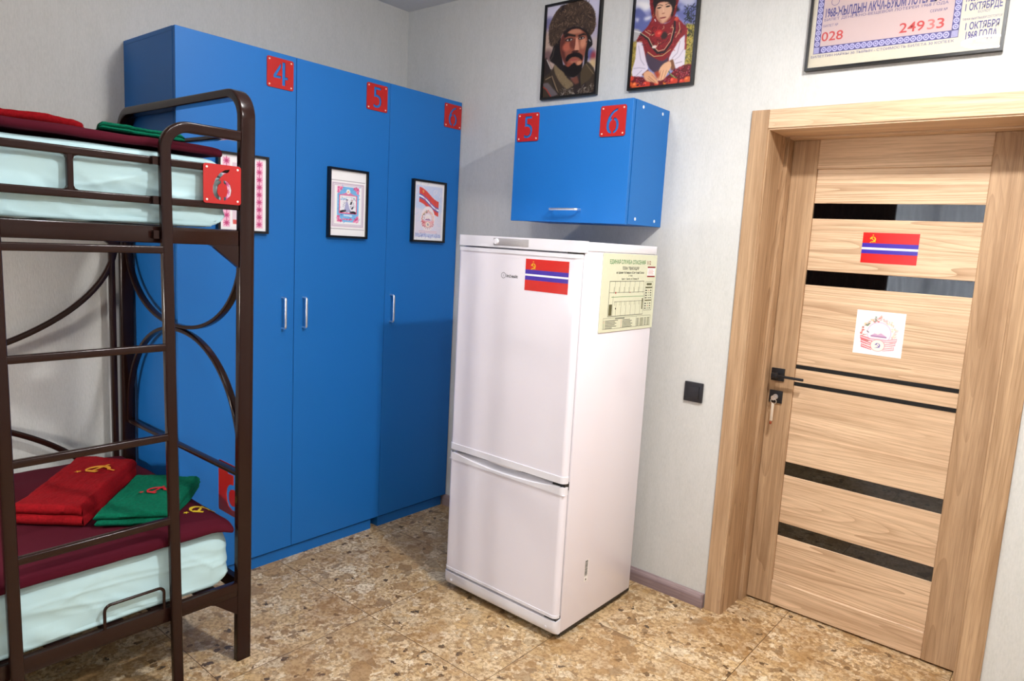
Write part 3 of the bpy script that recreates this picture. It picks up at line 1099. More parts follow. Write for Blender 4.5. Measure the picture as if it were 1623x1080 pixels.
def rounded_slab(x0, x1, y0, y1, z0, z1, r, n=6):
    """door seen from above: the two front upright edges are rounded"""
    pl = [(x1, y1)]
    pl += [(x1 - r + r * math.cos(a), y0 + r - r * math.sin(a)) for a in [k / n * PI / 2 for k in range(n + 1)]]
    pl += [(x0 + r - r * math.sin(a), y0 + r - r * math.cos(a)) for a in [k / n * PI / 2 for k in range(n + 1)]]
    pl += [(x0, y1)]
    m = len(pl)
    vs = [(x, y, z0) for x, y in pl] + [(x, y, z1) for x, y in pl]
    fs = [(i + m, (i + 1) % m + m, (i + 1) % m, i) for i in range(m)] + [tuple(range(m)), tuple(range(m, 2 * m))[::-1]]
    return vs, fs


# worktop with the control strip
b = MB()
b.add(*rounded_slab(FX0 - 0.002, FX1 + 0.002, FY - 0.002, -0.628, 1.483, 1.5245, 0.018))
b.box(FX0, -0.63, 1.489, FX1 + 0.0015, FB, 1.5225, 0.003)
b.build('top', M['fridge_trim'], fg)
o = MB().box(1.345, FY - 0.0035, 1.4915, 1.522, FY, 1.5185, 0.0008).build('control_panel', M['grey_panel'], fg)
o['label'] = 'grey control strip'
b = MB()
b.cyl((1.362, FY - 0.003, 1.505), (1.362, FY - 0.011, 1.505), 0.0115, 24, r1=0.0105)
b.box(1.3612, FY - 0.0125, 1.4955, 1.3628, FY - 0.0105, 1.5145)
kn = b.build('knob', M['fridge_trim'], o)

ud = MB().add(*rounded_slab(FX0, FX1, FY, -0.652, 0.655, 1.475, 0.022)).build('door', M['fridge'], fg)
b = MB()
b.add(*rounded_slab(FX0 - 0.001, FX1 + 0.001, FY - 0.002, -0.652, 1.462, 1.4765, 0.023))
b.build('edge_strip', M['fridge_trim'], ud)


def lens(s):
    """0..1 dip of the grip along the door width"""
    if s <= 0 or s >= 1:
        return 0.0
    return math.sin(PI * s) ** 0.75


GX0, GX1 = 1.195, 1.712
# lower strip of the upper door: its underside swells into a finger grip
b = MB()
b.add(*rounded_slab(FX0 - 0.001, FX1 + 0.001, FY - 0.003, -0.652, 0.630, 0.656, 0.023))
vs, fs = [], []
N_ = 40
for i in range(N_ + 1):
    s = i / N_
    x = GX0 + (GX1 - GX0) * s
    hgt = 0.011 * math.exp(-((s - 0.5) / 0.22) ** 2)
    vs += [(x, FY + 0.004, 0.631), (x, FY + 0.006, 0.631 - hgt), (x, FY + 0.022, 0.631)]
for i in range(N_):
    a = i * 3
    fs += [(a, a + 1, a + 4, a + 3), (a + 1, a + 2, a + 5, a + 4)]
b.add(vs, fs)
b.build('edge_strip', M['fridge_trim'], ud)
ld = MB().add(*rounded_slab(FX0, FX1, FY, -0.652, 0.098, 0.588, 0.022)).build('door', M['fridge'], fg)
# upper strip of the lower door with the scooped recess
b = MB()
zt, zb2 = 0.6165, 0.586
N_ = 48
xs = [FX0 - 0.001 + 0.022] + [GX0 + (GX1 - GX0) * i / N_ for i in range(N_ + 1)] + [FX1 + 0.001 - 0.022]
yf = FY - 0.003
vs, fs = [], []
for x in xs:
    s = (x - GX0) / (GX1 - GX0)
    d = 0.021 * lens(s)
    vs += [(x, yf, zb2), (x, yf, zt - d), (x, yf + 0.003 + 0.004 * lens(s), zt - d * 0.9), (x, yf + 0.006 + 0.022 * lens(s), zt - d * 0.15), (x, -0.645, zt + 0.003 * lens(s))]
for i in range(len(xs) - 1):
    for k in range(4):
        a = i * 5 + k
        fs.append((a, a + 5, a + 6, a + 1))
b.add(vs, fs)
for sx, x in ((1, FX1 + 0.001), (-1, FX0 - 0.001)):
    n = 6
    arc = [(x - sx * 0.022 + sx * 0.022 * math.sin(k / n * PI / 2), yf + 0.022 - 0.022 * math.cos(k / n * PI / 2)) for k in range(n + 1)] + [(x, -0.652)]
    v0 = [(px, py, zb2) for px, py in arc] + [(px, py, zt) for px, py in arc]
    m_ = len(arc)
    f0 = [(i, i + 1, m_ + i + 1, m_ + i) for i in range(m_ - 1)] + [tuple(range(m_, 2 * m_))]
    if sx < 0:
        f0 = [q[::-1] for q in f0]
    b.add(v0, f0)
b.add([(FX0, FY, zb2), (FX1, FY, zb2), (FX1, -0.652, zb2), (FX0, -0.652, zb2)], [(0, 1, 2, 3)])
b.build('handle_strip', M['fridge_trim'], ld, angle=50)
b = MB()
b.add(*rounded_slab(FX0 - 0.001, FX1 + 0.001, FY - 0.002, -0.652, 0.096, 0.108, 0.023))
b.build('edge_strip', M['fridge_trim'], ld)
b = MB()
for z0, z1 in ((0.104, 0.60), (0.64, 1.47)):
    b.box(FX0 + 0.006, -0.654, z0, FX1 - 0.006, -0.638, z1)
b.build('gasket', M['gasket'], fg, smooth=False)
for z0, z1 in ((0.600, 0.632), (1.474, 1.486), (0.084, 0.098)):
    MB().box(FX1 - 0.060, -0.668, z0, FX1 - 0.004, -0.640, z1).build('hinge', M['black'], fg, smooth=False)
MB().box(FX0 + 0.03, -0.650, 0.612, FX1 - 0.03, -0.640, 0.636).build('gap_lining', M['black'], fg, smooth=False)
# plinth below the lower door, rounded along its foot
pr = [(-0.64, 0.028), (-0.655, 0.027), (-0.668, 0.032), (-0.675, 0.044), (-0.677, 0.060), (-0.676, 0.084), (-0.64, 0.086)]
vs, fs = [], []
for x, e in ((FX0, 0.0), (FX0 + 0.004, 0.5), (FX0 + 0.014, 1.0), (FX1 - 0.014, 1.0), (FX1 - 0.004, 0.5), (FX1, 0.0)):
    for y, z in pr:
        vs.append((x, -0.64 + (y + 0.64) * (0.72 + 0.28 * e), z))
k = len(pr)
for i in range(5):
    for j in range(k):
        q = (j + 1) % k
        fs.append((i * k + j, i * k + q, (i + 1) * k + q, (i + 1) * k + j))
fs += [tuple(range(k))[::-1], tuple(5 * k + j for j in range(k))]
kp = MB().add(vs, fs).build('kick_plate', M['fridge_trim'], fg, angle=40)
for x in (FX0 + 0.045, FX1 - 0.045):
    MB().cyl((x, -0.676, 0.052), (x, -0.6785, 0.052), 0.005, 14).build('screw_cap', M['fridge_trim'], kp)
# maker's mark
fr = frame((0, FY, 0), (1, 0, 0), (0, 0, 1), (0, -1, 0))
b = MB()
b.mesh2d(cut_plate([circle(1.4035, 1.3775, 0.0115, 28), circle(1.4035, 1.3775, 0.0100, 28)], 0.0003), fr, 0.0002)
b.rect(1.4028, 1.3725, 1.4042, 1.3815, fr, 0.0005)
b.rect(1.4028, 1.3835, 1.4042, 1.3850, fr, 0.0005)
b.text('in', fr, 1.4185, 1.3715, 0.0125, 0.0005, w=0.0135, bold=0.02)
b.text('D', fr, 1.4345, 1.3715, 0.0105, 0.0005, w=0.0085, bold=0.02)
b.text('esit', fr, 1.4450, 1.3715, 0.0125, 0.0005, w=0.0310, bold=0.02)
o = b.build('logo', M['grey_print'], ud, smooth=False)
o['label'] = 'grey maker name with a ringed letter i'
# bar code sticker low on the side
fs_ = frame((FX1, 0, 0), (0, 1, 0), (0, 0, 1), (1, 0, 0))
b = MB()
b.rect(-0.501, 0.186, -0.474, 0.276, fs_, 0.0005, 0)
rnd = random.Random(4)
z = 0.209
while z < 0.272:
    h_ = rnd.choice((0.0008, 0.0012, 0.002, 0.0028))
    b.rect(-0.498, z, -0.480, z + h_, fs_, 0.0008, 1)
    z += h_ + rnd.choice((0.0008, 0.0014, 0.002))
b.flat(circle(-0.488, 0.194, 0.004, 12), fs_, 0.0008, 1)
o = b.build('barcode_sticker', [M['paper'], M['ink_black']], fg, smooth=False)
o['label'] = 'small white bar code sticker'


# ------------------------------------------------------------------ flag stickers
def flag(name, fr, w, h, bands, label):
    """red flag with blue, white and blue bands and a gold emblem in the corner"""
    b = MB()
    z = [0.0] + [x * h for x in bands] + [h]
    ms = (0, 1, 2, 1, 0)
    for i in range(5):
        b.rect(0, z[i], w, z[i + 1], fr, 0.0007, ms[i])
    b.add([fr(u, v, d) for d in (0, 0.0007) for u, v in ((0, 0), (w, 0), (w, h), (0, h))],
          [(3, 2, 1, 0), (0, 1, 5, 4), (1, 2, 6, 5), (2, 3, 7, 6), (3, 0, 4, 7)], 0)
    s = h * 0.115
    cx, cy = w * 0.185, h * 0.775
    for p in hammer_sickle():
        b.flat([(cx + x * s, cy + y * s) for x, y in p], fr, 0.0011, 3)
    o = b.build(name, [M['flag_red'], M['flag_blue'], M['flag_white'], M['flag_gold']], smooth=False, loc=fr(w / 2, 0, 0))
    return tag(o, label, 'sticker', None)


flag('flag_sticker', frame((1.512, FY, 1.330), (1, 0, 0), (0, 0, 1), (0, -1, 0)), 0.202, 0.118, (0.335, 0.465, 0.525, 0.66),
     'red flag sticker with blue and white stripes on the white fridge door')
flag('flag_sticker', frame((2.4515, YL + 0.009, 1.507), (1, 0, 0), (0, 0, 1), (0, -1, 0)), 0.197, 0.117, (0.31, 0.44, 0.51, 0.65),
     'red flag sticker with blue and white stripes on the oak door')

# ------------------------------------------------------------------ evacuation plan on the fridge side
ep = Empty('evacuation_plan', (FX1, -0.328, 1.187), 'pale yellow evacuation plan board fixed to the right side of the fridge', 'sign')
MB().box(FX1 + 0.0006, -0.528, 1.187, FX1 + 0.004, -0.128, 1.4865, 0.0006, seg=1).build('board', M['plan_paper'], ep)
fr = frame((FX1 + 0.004, 0, 0), (0, 1, 0), (0, 0, 1), (1, 0, 0))
b = MB()
b.text('ЕДИНАЯ СЛУЖБА СПАСЕНИЯ', fr, -0.483, 1.4480, 0.0155, 0.0004, 0, w=0.262, bold=0.012)
b.text('112', fr, -0.206, 1.4480, 0.0155, 0.0004, 1, w=0.028, bold=0.012)
b.text('ПЛАН ЭВАКУАЦИИ', fr, -0.330, 1.4255, 0.0120, 0.0004, 2, w=0.122, align='CENTER', bold=0.015)
b.text('из здания гостиницы «Советский Союз»', fr, -0.330, 1.4110, 0.0085, 0.0004, 2, w=0.206, align='CENTER', bold=0.015)
b.text('2 этаж', fr, -0.330, 1.3995, 0.0075, 0.0004, 2, w=0.030, align='CENTER')
b.text('Адрес: г. Бишкек, ул. Гагарина, 98', fr, -0.330, 1.3875, 0.0068, 0.0004, 2, w=0.128, align='CENTER', bold=0.01)
b.build('lettering', [M['ink_green'], M['ink_maroon'], M['ink_black']], ep, smooth=False)
b = MB()
# floor plan
PX0, PX1, PZ0, PZ1 = -0.474, -0.216, 1.247, 1.381
L = lambda a, c, d_, e, w=0.0012, m=0: b.line(a, c, d_, e, w, fr, 0.0004, m)
L(PX0, PZ0, PX1, PZ0, 0.002); L(PX0, PZ1, PX1 - 0.006, PZ1, 0.0018); L(PX0, PZ0, PX0, PZ1, 0.002); L(PX1 - 0.006, PZ1, PX1 - 0.006, 1.332); L(PX1, 1.330, PX1, PZ0)
L(PX0, 1.338, PX1, 1.338); L(PX0 + 0.040, 1.3025, PX1, 1.3025); L(PX0 + 0.018, 1.321, PX1, 1.321, 0.0016, 1); L(PX0 + 0.030, PZ0, PX0 + 0.030, 1.325)
for i in range(6):
    x = PX0 + 0.038 + i * 0.036
    L(x, 1.338, x, PZ1, 0.001)
    L(x - 0.006, 1.336, x - 0.006, 1.358, 0.0014, 2)
    L(x + 0.016, PZ0, x + 0.016, 1.3025, 0.001)
    L(x + 0.006, 1.303, x + 0.006, 1.288, 0.0014, 2)
b.rect(PX0 + 0.004, PZ0 + 0.003, PX0 + 0.026, PZ0 + 0.046, fr, 0.0004, 2)
b.rect(PX1 - 0.012, 1.268, PX1 - 0.004, 1.312, fr, 0.0004, 2)
b.flat(circle(PX0 + 0.045, 1.337, 0.004, 12), fr, 0.0006, 3)
b.flat(circle(PX0 + 0.150, 1.337, 0.0025, 12), fr, 0.0006, 3)
b.flat(circle(PX0 + 0.052, 1.276, 0.0035, 12), fr, 0.0006, 0)
# fire service card
b.rect(-0.201, 1.397, -0.139, 1.440, fr, 0.0003, 5)
b.rect(-0.201, 1.434, -0.139, 1.440, fr, 0.0005, 4)
b.rect(-0.201, 1.397, -0.139, 1.403, fr, 0.0005, 4)
for i in range(4):
    b.rect(-0.193, 1.409 + i * 0.0055, -0.150 - 0.006 * (i % 2), 1.4105 + i * 0.0055, fr, 0.0005, 6)
# small tables: side column and legend
TX0, TX1 = -0.209, -0.148
for z in (1.262, 1.378):
    L(TX0, z, TX1, z)
for x in (TX0, TX1):
    L(x, 1.262, x, 1.378)
b.rect(TX0 + 0.004, 1.352, TX1 - 0.004, 1.358, fr, 0.0004, 2)
b.rect(TX0 + 0.004, 1.300, TX1 - 0.004, 1.305, fr, 0.0004, 2)
b.rect(TX0 + 0.010, 1.364, TX1 - 0.010, 1.373, fr, 0.0004, 2)
rnd = random.Random(8)
for z in (1.343, 1.333, 1.323, 1.313, 1.290, 1.280, 1.270):
    b.rect(TX0 + 0.004, z - 0.002, TX0 + 0.018, z + 0.002, fr, 0.0004, 0)
    b.rect(TX0 + 0.028, z - 0.002, TX0 + 0.032 + rnd.random() * 0.004, z + 0.002, fr, 0.0004, rnd.choice((0, 3)))
    b.rect(TX0 + 0.042, z - 0.002, TX0 + 0.052, z + 0.002, fr, 0.0004, 0)
LX0, LX1, LZ0, LZ1 = -0.503, -0.150, 1.199, 1.241
for z in (LZ0, LZ1):
    L(LX0, z, LX1, z, 0.001)
for x in (LX0, -0.262, LX1):
    L(x, LZ0, x, LZ1, 0.001)
b.rect(-0.420, 1.2355, -0.350, 1.2385, fr, 0.0004, 0)
for i in range(6):
    z = 1.2305 - i * 0.0056
    b.rect(LX0 + 0.004, z - 0.0014, LX0 + 0.008, z + 0.0014, fr, 0.0005, (2, 3, 1, 1, 2, 0)[i])
    b.rect(LX0 + 0.014, z - 0.0011, LX0 + 0.060 + 0.05 * rnd.random(), z + 0.0011, fr, 0.0004, 0)
    b.rect(-0.376, z - 0.0014, -0.373, z + 0.0014, fr, 0.0005, 3)
    b.rect(-0.366, z - 0.0011, -0.325 + 0.04 * rnd.random(), z + 0.0011, fr, 0.0004, 0)
    b.rect(-0.258, z - 0.0011, -0.240, z + 0.0011, fr, 0.0004, 0)
    b.rect(-0.232, z - 0.0013, -0.205, z + 0.0013, fr, 0.0004, 2)
    b.rect(-0.198, z - 0.0011, -0.182, z + 0.0011, fr, 0.0004, 0)
    b.rect(-0.175, z - 0.0013, -0.156, z + 0.0013, fr, 0.0004, 2)
b.build('floor_plan', [M['ink_black'], M['ink_green'], M['ink_olive'], M['ink_red'], M['ink_maroon'], M['paper'], M['ink_red_pale']], ep, smooth=False)


# ------------------------------------------------------------------ bunk bed
BX0, BX1 = 0.048, 1.0315           # outer faces of the end frames
BYE, BYF = -1.521, -3.470          # centre of the end frame by the wardrobe, and of the far one
bed = Empty('bunk_bed', (0.54, -2.5, 0), 'dark brown steel bunk bed with a ladder standing against the left wall', 'bunk bed')
FLAT = rrect(0.030, 0.050, 0.0065, 4)


def end_frame(y):
    xo, xi = BX0 + 0.015, BX1 - 0.015
    tp = y + (0.011 if y > -2 else -0.011)      # the frame leans out a little towards its top
    p = fillet([(xo, y, 0.0), (xo, tp, 1.927), (xi, tp, 1.927), (xi, y, 0.0)], 0.085, 10)
    at = lambda z: y + (tp - y) * z / 1.927
    MB().sweep(p, FLAT, (0, 1, 0)).build('end_frame', M['bed'], bed)
    sm = rrect(0.014, 0.024, 0.004, 3)
    MB().sweep([(xo + 0.010, at(1.8), 1.795), (xi - 0.010, at(1.8), 1.795)], rrect(0.016, 0.024, 0.005, 3), (0, 1, 0)).build('end_bar', M['bed'], bed)
    for z in (1.467, 0.265):
        MB().box(xo + 0.010, y - 0.012, z - 0.024, xi - 0.010, y + 0.012, z + 0.024, 0.003).build('end_rail', M['bed'], bed)
    MB().sweep([(xo + 0.010, at(0.66), 0.664), (xi - 0.010, at(0.66), 0.664)], sm, (0, 1, 0)).build('end_bar', M['bed'], bed)
    cx, rx = (xo + xi) / 2, (xi - xo) / 2 - 0.016
    n = 40
    up, lo = [], []
    for k in range(n + 1):
        a = PI * k / n
        # slightly squared half ellipses that kiss in the middle
        c, s = math.cos(a), math.sin(a)
        up.append((cx - rx * math.copysign(abs(c) ** 0.92, c), at(1.3), 1.445 - 0.322 * s ** 0.92))
        lo.append((cx - rx * math.copysign(abs(c) ** 0.92, c), at(0.9), 0.672 + 0.437 * s ** 0.92))
    MB().sweep(up, sm, (0, 1, 0)).build('end_arc', M['bed'], bed)
    MB().sweep(lo, sm, (0, 1, 0)).build('end_arc', M['bed'], bed)


end_frame(BYE)
end_frame(BYF)
XR0, XR1 = 1.003, 1.0275
for z in (1.4665, 0.2655):
    MB().box(XR0, BYF + 0.02, z - 0.0245, XR1, BYE - 0.02, z + 0.0245, 0.003).build('side_rail', M['bed'], bed)
    MB().box(BX0 + 0.004, BYF + 0.02, z - 0.0245, BX0 + 0.028, BYE - 0.02, z + 0.0245, 0.003).build('side_rail', M['bed'], bed)
    for k in range(13):
        y = BYE - 0.12 - k * 0.142
        MB().box(BX0 + 0.026, y - 0.03, z + 0.008, XR0 + 0.002, y + 0.03, z + 0.0235).build('slat', M['bed'], bed, smooth=False)
    # corner plates under the rails
    for y, s in ((BYE - 0.020, -1), (BYF + 0.020, 1)):
        for x in (XR0 + 0.006, BX0 + 0.010):
            fr = frame((x, 0, 0), (0, 1, 0), (0, 0, 1), (1, 0, 0))
            zt = z - 0.024
            MB().prism([(y, zt), (y + s * 0.095, zt), (y + s * 0.080, zt - 0.006), (y, zt - 0.070)], fr, 0.0, 0.018).build('gusset', M['bed'], bed, smooth=False)
# long guard on the room side: two bars with uprights between
sq = rrect(0.022, 0.020, 0.004, 3)
GXC = 1.0165
for z in (1.679, 1.566):
    MB().sweep([(GXC, BYF + 0.02, z), (GXC, BYE - 0.02, z)], sq, (1, 0, 0)).build('guard_bar', M['bed'], bed)
for y in (-2.008, -2.42, -2.85, -3.2):
    b = MB().sweep([(GXC, y, 1.575), (GXC, y, 1.670)], rrect(0.016, 0.018, 0.004, 3), (1, 0, 0))
    for s in (-1, 1):                     # little weld fillets in the corners
        for z, q in ((1.577, 1), (1.668, -1)):
            fr = frame((GXC - 0.009, 0, 0), (0, 1, 0), (0, 0, 1), (1, 0, 0))
            b.prism([(y + s * 0.007, z), (y + s * 0.018, z), (y + s * 0.010, z + q * 0.003), (y + s * 0.007, z + q * 0.010)], fr, 0, 0.018)
    b.build('guard_upright', M['bed'], bed)
# wall side: hanging and rising arcs and their posts
wy0, wy1 = BYE - 0.030, BYF + 0.030
cy, ry = (wy0 + wy1) / 2, (wy0 - wy1) / 2
up, lo = [], []
for k in range(61):
    a = PI * k / 60
    up.append((BX0 + 0.014, cy + ry * math.cos(a), 1.425 - 0.50 * math.sin(a)))
    lo.append((BX0 + 0.014, cy + ry * math.cos(a), 0.20 + 0.60 * math.sin(a)))
sm = rrect(0.022, 0.018, 0.005, 3)
MB().sweep(up, sm, (1, 0, 0)).build('side_arc', M['bed'], bed)
MB().sweep(lo, sm, (1, 0, 0)).build('side_arc', M['bed'], bed)
for y in (BYE - 0.046, BYF + 0.046):
    MB().box(BX0 + 0.004, y - 0.011, 0.29, BX0 + 0.024, y + 0.011, 1.45, 0.003).build('side_upright', M['bed'], bed)
# ladder
LXC = 1.0405
lp = rrect(0.032, 0.024, 0.007, 4)
pr_ = fillet([(LXC, -1.752, 0.0), (LXC, -1.7745, 1.786), (LXC, -1.548, 1.784)], 0.070, 10)
MB().sweep(pr_, lp, (1, 0, 0)).build('ladder_rail', M['bed'], bed)
pl_ = fillet([(LXC, -2.176, 0.0), (LXC, -2.190, 1.786), (LXC, -2.42, 1.784), (LXC, -2.42, 1.690)], [0.070, 0.05], 10)
MB().sweep(pl_, lp, (1, 0, 0)).build('ladder_rail', M['bed'], bed)
for z in (1.423, 1.132, 0.853, 0.584):
    MB().sweep([(LXC, -2.18, z - 0.002), (LXC, -1.772, z)], rrect(0.022, 0.020, 0.004, 3), (1, 0, 0)).build('ladder_rung', M['bed'], bed)
for z in (1.679, 1.566, 1.467):
    MB().box(XR0 + 0.012, -1.806, z - 0.012, LXC, -1.790, z + 0.012, 0.001).build('ladder_bracket', M['bed'], bed, smooth=False)
# little loop that keeps the lower mattress in place
lpth = fillet([(1.0225, -1.954, 0.285), (1.0225, -1.954, 0.362), (1.0225, -1.784, 0.362), (1.0225, -1.784, 0.285)], 0.018, 6)
MB().wire(lpth, 0.0046, 10).build('mattress_stop', M['bed'], bed)
# number plate on the guard
fr = frame((1.0275, -1.656, 1.571), (0, 1, 0), (0, 0, 1), (1, 0, 0))
number_plate(6, fr, bed, screw_mat=M['screw_white'], label='bright red number plate with a cut out 6')

fr = frame((0.985, -1.4945, 0.477), (-1, 0, 0), (0, 0, 1), (0, 1, 0))
number_plate(5, fr, bed, size=0.188, screw_mat=M['screw_white'], label='red number plate with a cut out 5 on the outer face of the bed end')

# ------------------------------------------------------------------ bedding
def nz(p, s, o=0.0):
    return noise.noise(Vector((p.x * s + o, p.y * s - o, p.z * s + 2 * o)))


def mattress(z0, z1, seed, label):
    def fn(p, n):
        q = p.copy()
        # long soft creases on the flanks, pulled towards the corners
        side = abs(n.z) < 0.8
        a = nz(Vector((p.x * 0.4, p.y * 1.0 + p.z * 1.6, p.z * 2.2)), 6.0, seed)
        c = noise.noise(Vector((p.y * 5 + p.z * 9, p.z * 22 + p.y * 2.0, seed)))
        k = (0.006 * a + 0.0035 * c) if side else 0.004 * a
        # corners sag a little
        e = max(0.0, (p.y + 1.62) / 0.08)
        q += n * k
        if n.y > 0.3:
            hh = (p.z - z0) / (z1 - z0)
            q.y += 0.010 * math.sin(PI * hh) - 0.020 * max(0, 1 - hh * 3)
        if n.z < 0 and n.x > 0.02:
            q.x += (1 - n.x) * 0.058          # the mattress settles flat on its rail
        if side and n.x > 0.3:
            # creases that fan out from the tucked lower edge, and long level folds
            h = p.z - z0
            w = max(0.0, 1 - h / 0.19)
            r1 = 1 - abs(noise.noise(Vector(((p.y + h * 1.3) * 9, h * 3, seed))))
            r2 = 1 - abs(noise.noise(Vector(((p.y - h * 0.8) * 4, h * 9, seed + 5))))
            r3 = 1 - abs(noise.noise(Vector((p.y * 1.6, h * 16 + p.y * 1.5, seed + 9))))
            q.x += 0.007 * w * r1 ** 8 + 0.005 * r2 ** 9 + 0.005 * r3 ** 8 - 0.006
        return q
    b = MB().rbox((0.086, -3.43, z0), (0.998 if z0 > 1 else 1.003, -1.556, z1), 0.060, 0.010, fn)
    o = b.build('mattress', M['sheet'], loc=(0.54, -2.5, z0), angle=180)
    return tag(o, label, 'mattress', 'mattresses on the bunk bed')


mattress(0.293, 0.494, 2.3, 'mattress in a mint green sheet on the lower bunk')
mattress(1.494, 1.714, 7.1, 'mattress in a mint green sheet on the upper bunk')


def blanket(z, x1, y1, seed, label, emblem):
    def fn(p, n):
        q = p.copy()
        d = max(0.0, (p.x - (x1 - 0.05)) / 0.05)
        e = max(0.0, (p.y - (y1 - 0.09)) / 0.09)
        q.z += 0.004 * nz(p, 7, seed) + 0.002 * nz(p, 19, seed)
        q.z -= (0.004 if z > 1 else 0.016) * d * d + (0.006 if z > 1 else 0.022) * e * e * (0.4 + 0.6 * max(0, min(1, (p.x - 0.5) / 0.4)))
        q.x += 0.006 * nz(Vector((0, p.y, 0)), 4, seed) * d
        q.y += 0.006 * nz(Vector((p.x, 0, 0)), 6, seed) * e
        return q
    b = MB().rbox((0.086, -3.43, z), (x1, y1, z + 0.026), 0.012, 0.022, fn)
    o = b.build('blanket', M['maroon'], loc=(0.54, -2.5, z), angle=180)
    tag(o, label, 'blanket', 'maroon blankets on the bunk bed')
    if emblem:
        ex, ey, s, rot = 0.872, -1.598, 0.042, math.radians(188)
        b = MB()
        for poly in hammer_sickle():
            pts = []
            for x, y in poly:
                px = ex + (x * math.cos(rot) - y * math.sin(rot)) * s
                py = ey + (x * math.sin(rot) + y * math.cos(rot)) * s
                zz = fn(Vector((px, py, z + 0.026)), Vector((0, 0, 1))).z + 0.002
                pts.append((px, py, zz))
            ar = sum(pts[i][0] * pts[(i + 1) % len(pts)][1] - pts[(i + 1) % len(pts)][0] * pts[i][1] for i in range(len(pts)))
            b.poly(pts if ar > 0 else pts[::-1])
        e = b.build('emblem', M['thread_yellow'], o, smooth=False)
        e['label'] = 'yellow hammer and sickle emblem'
    return o


blanket(0.501, 1.022, -1.550, 1.7, 'maroon blanket with a yellow emblem on the lower bunk', True)
blanket(1.7245, 0.978, -1.562, 4.4, 'maroon blanket on the upper bunk', False)


def towel(corners, z, layers, thick, m, thread, label, cat_group, seed, emb=None, es=0.035, erot=0.0, overhang=0.02):
    """folded towel: a thick sheet zig-zagged between folds on the A-D and B-C sides.
    corners A, B, C, D: A-B and D-C run along the fold direction."""
    A, B, C, D = [Vector((c[0], c[1], 0)) for c in corners]
    # profile of the zig-zag in (s 0..1 along A-B, height)
    half = thick / 2
    path = []
    lenAB = (B - A).length
    for k in range(layers):
        zc = half + k * thick * 1.02
        xs = [i / 40 for i in range(41)]
        if k % 2 == 1:
            xs = xs[::-1]
        inset = 0.012 * ((layers - 1 - k) % 2) * 0
        for x in xs:
            path.append((x * (1 - 2 * 0.03) + 0.03, zc))
        if k < layers - 1:
            x0 = path[-1][0]
            sg = 1 if k % 2 == 0 else -1
            r = thick * 0.51
            for q in range(1, 10):
                t = PI * q / 10
                path.append((x0 + sg * r * 0.9 * math.sin(t) / lenAB, zc + r * (1 - math.cos(t))))
    # thicken
    n = len(path)
    def nrm(i):
        a, c = path[max(0, i - 1)], path[min(n - 1, i + 1)]
        dx, dz = (c[0] - a[0]) * lenAB, c[1] - a[1]
        l = math.hypot(dx, dz) or 1
        return (-dz / l / lenAB, dx / l)
    th = half * 0.93
    left = [(path[i][0] + nrm(i)[0] * th, path[i][1] + nrm(i)[1] * th) for i in range(n)]
    right = [(path[i][0] - nrm(i)[0] * th, path[i][1] - nrm(i)[1] * th) for i in range(n)]
    cap0 = [(path[0][0] - th * 0.7 / lenAB, path[0][1])]
    e_s = -1 if (layers - 1) % 2 == 1 else 1
    cap1 = [(path[-1][0] + e_s * th * 0.7 / lenAB, path[-1][1])]
    prof = left + cap1 + right[::-1] + cap0
    m_ = len(prof)
    ns = 70
    vs, fs = [], []
    top = layers * thick * 1.02
    for j in range(ns + 1):
        t = j / ns
        edge = max(0.0, abs(t - 0.5) * 2 - 0.90) / 0.10
        for s, h in prof:
            p = (A.lerp(B, s)).lerp(D.lerp(C, s), t)
            lay = h / top
            q = Vector((p.x, p.y, z + h))
            w = nz(q, 14, seed) * 0.005 + nz(q, 40, seed) * 0.002 + nz(q, 150, seed) * 0.0016
            q.z += w * lay
            q.z -= edge ** 2 * 0.008 * lay
            q += (D - A).normalized() * (0.010 * noise.noise(Vector((lay * 3.1, s * 2, seed))) * (2 * t - 1))
            q += (B - A).normalized() * 0.006 * noise.noise(Vector((t * 3, lay * 4, seed)))
            vs.append(q)
    for j in range(ns):
        for i in range(m_):
            k = (i + 1) % m_
            fs.append((j * m_ + i, (j + 1) * m_ + i, (j + 1) * m_ + k, j * m_ + k))
    # end caps as strips between the two skins
    for j, flip in ((0, False), (ns, True)):
        for i in range(n - 1):
            a, b_ = j * m_ + i, j * m_ + i + 1
            r_ = lambda q: j * m_ + (n + 1 + (n - 1 - q))
            f = (a, b_, r_(i + 1), r_(i))
            fs.append(f[::-1] if flip else f)
    b = MB().add(vs, fs)
    loc = (A + B + C + D) / 4
    o = b.build('towel', m, loc=(loc.x, loc.y, z), angle=75)
    tag(o, label, 'towel', cat_group)
    if emb:
        s_, t_ = emb
        b = MB()
        zt = z + top + 0.0035
        ctr = (A.lerp(B, s_)).lerp(D.lerp(C, s_), t_)
        for poly in hammer_sickle():
            pts = []
            for x, y in poly:
                px = ctr.x + (x * math.cos(erot) - y * math.sin(erot)) * es
                py = ctr.y + (x * math.sin(erot) + y * math.cos(erot)) * es
                q = Vector((px, py, z + top))
                pts.append((px, py, zt + nz(q, 14, seed) * 0.004))
            ar = sum(pts[i][0] * pts[(i + 1) % len(pts)][1] - pts[(i + 1) % len(pts)][0] * pts[i][1] for i in range(len(pts)))
            b.poly(pts if ar > 0 else pts[::-1])
        e = b.build('emblem', thread, o, smooth=False)
        e['label'] = 'embroidered hammer and sickle emblem'
    return o


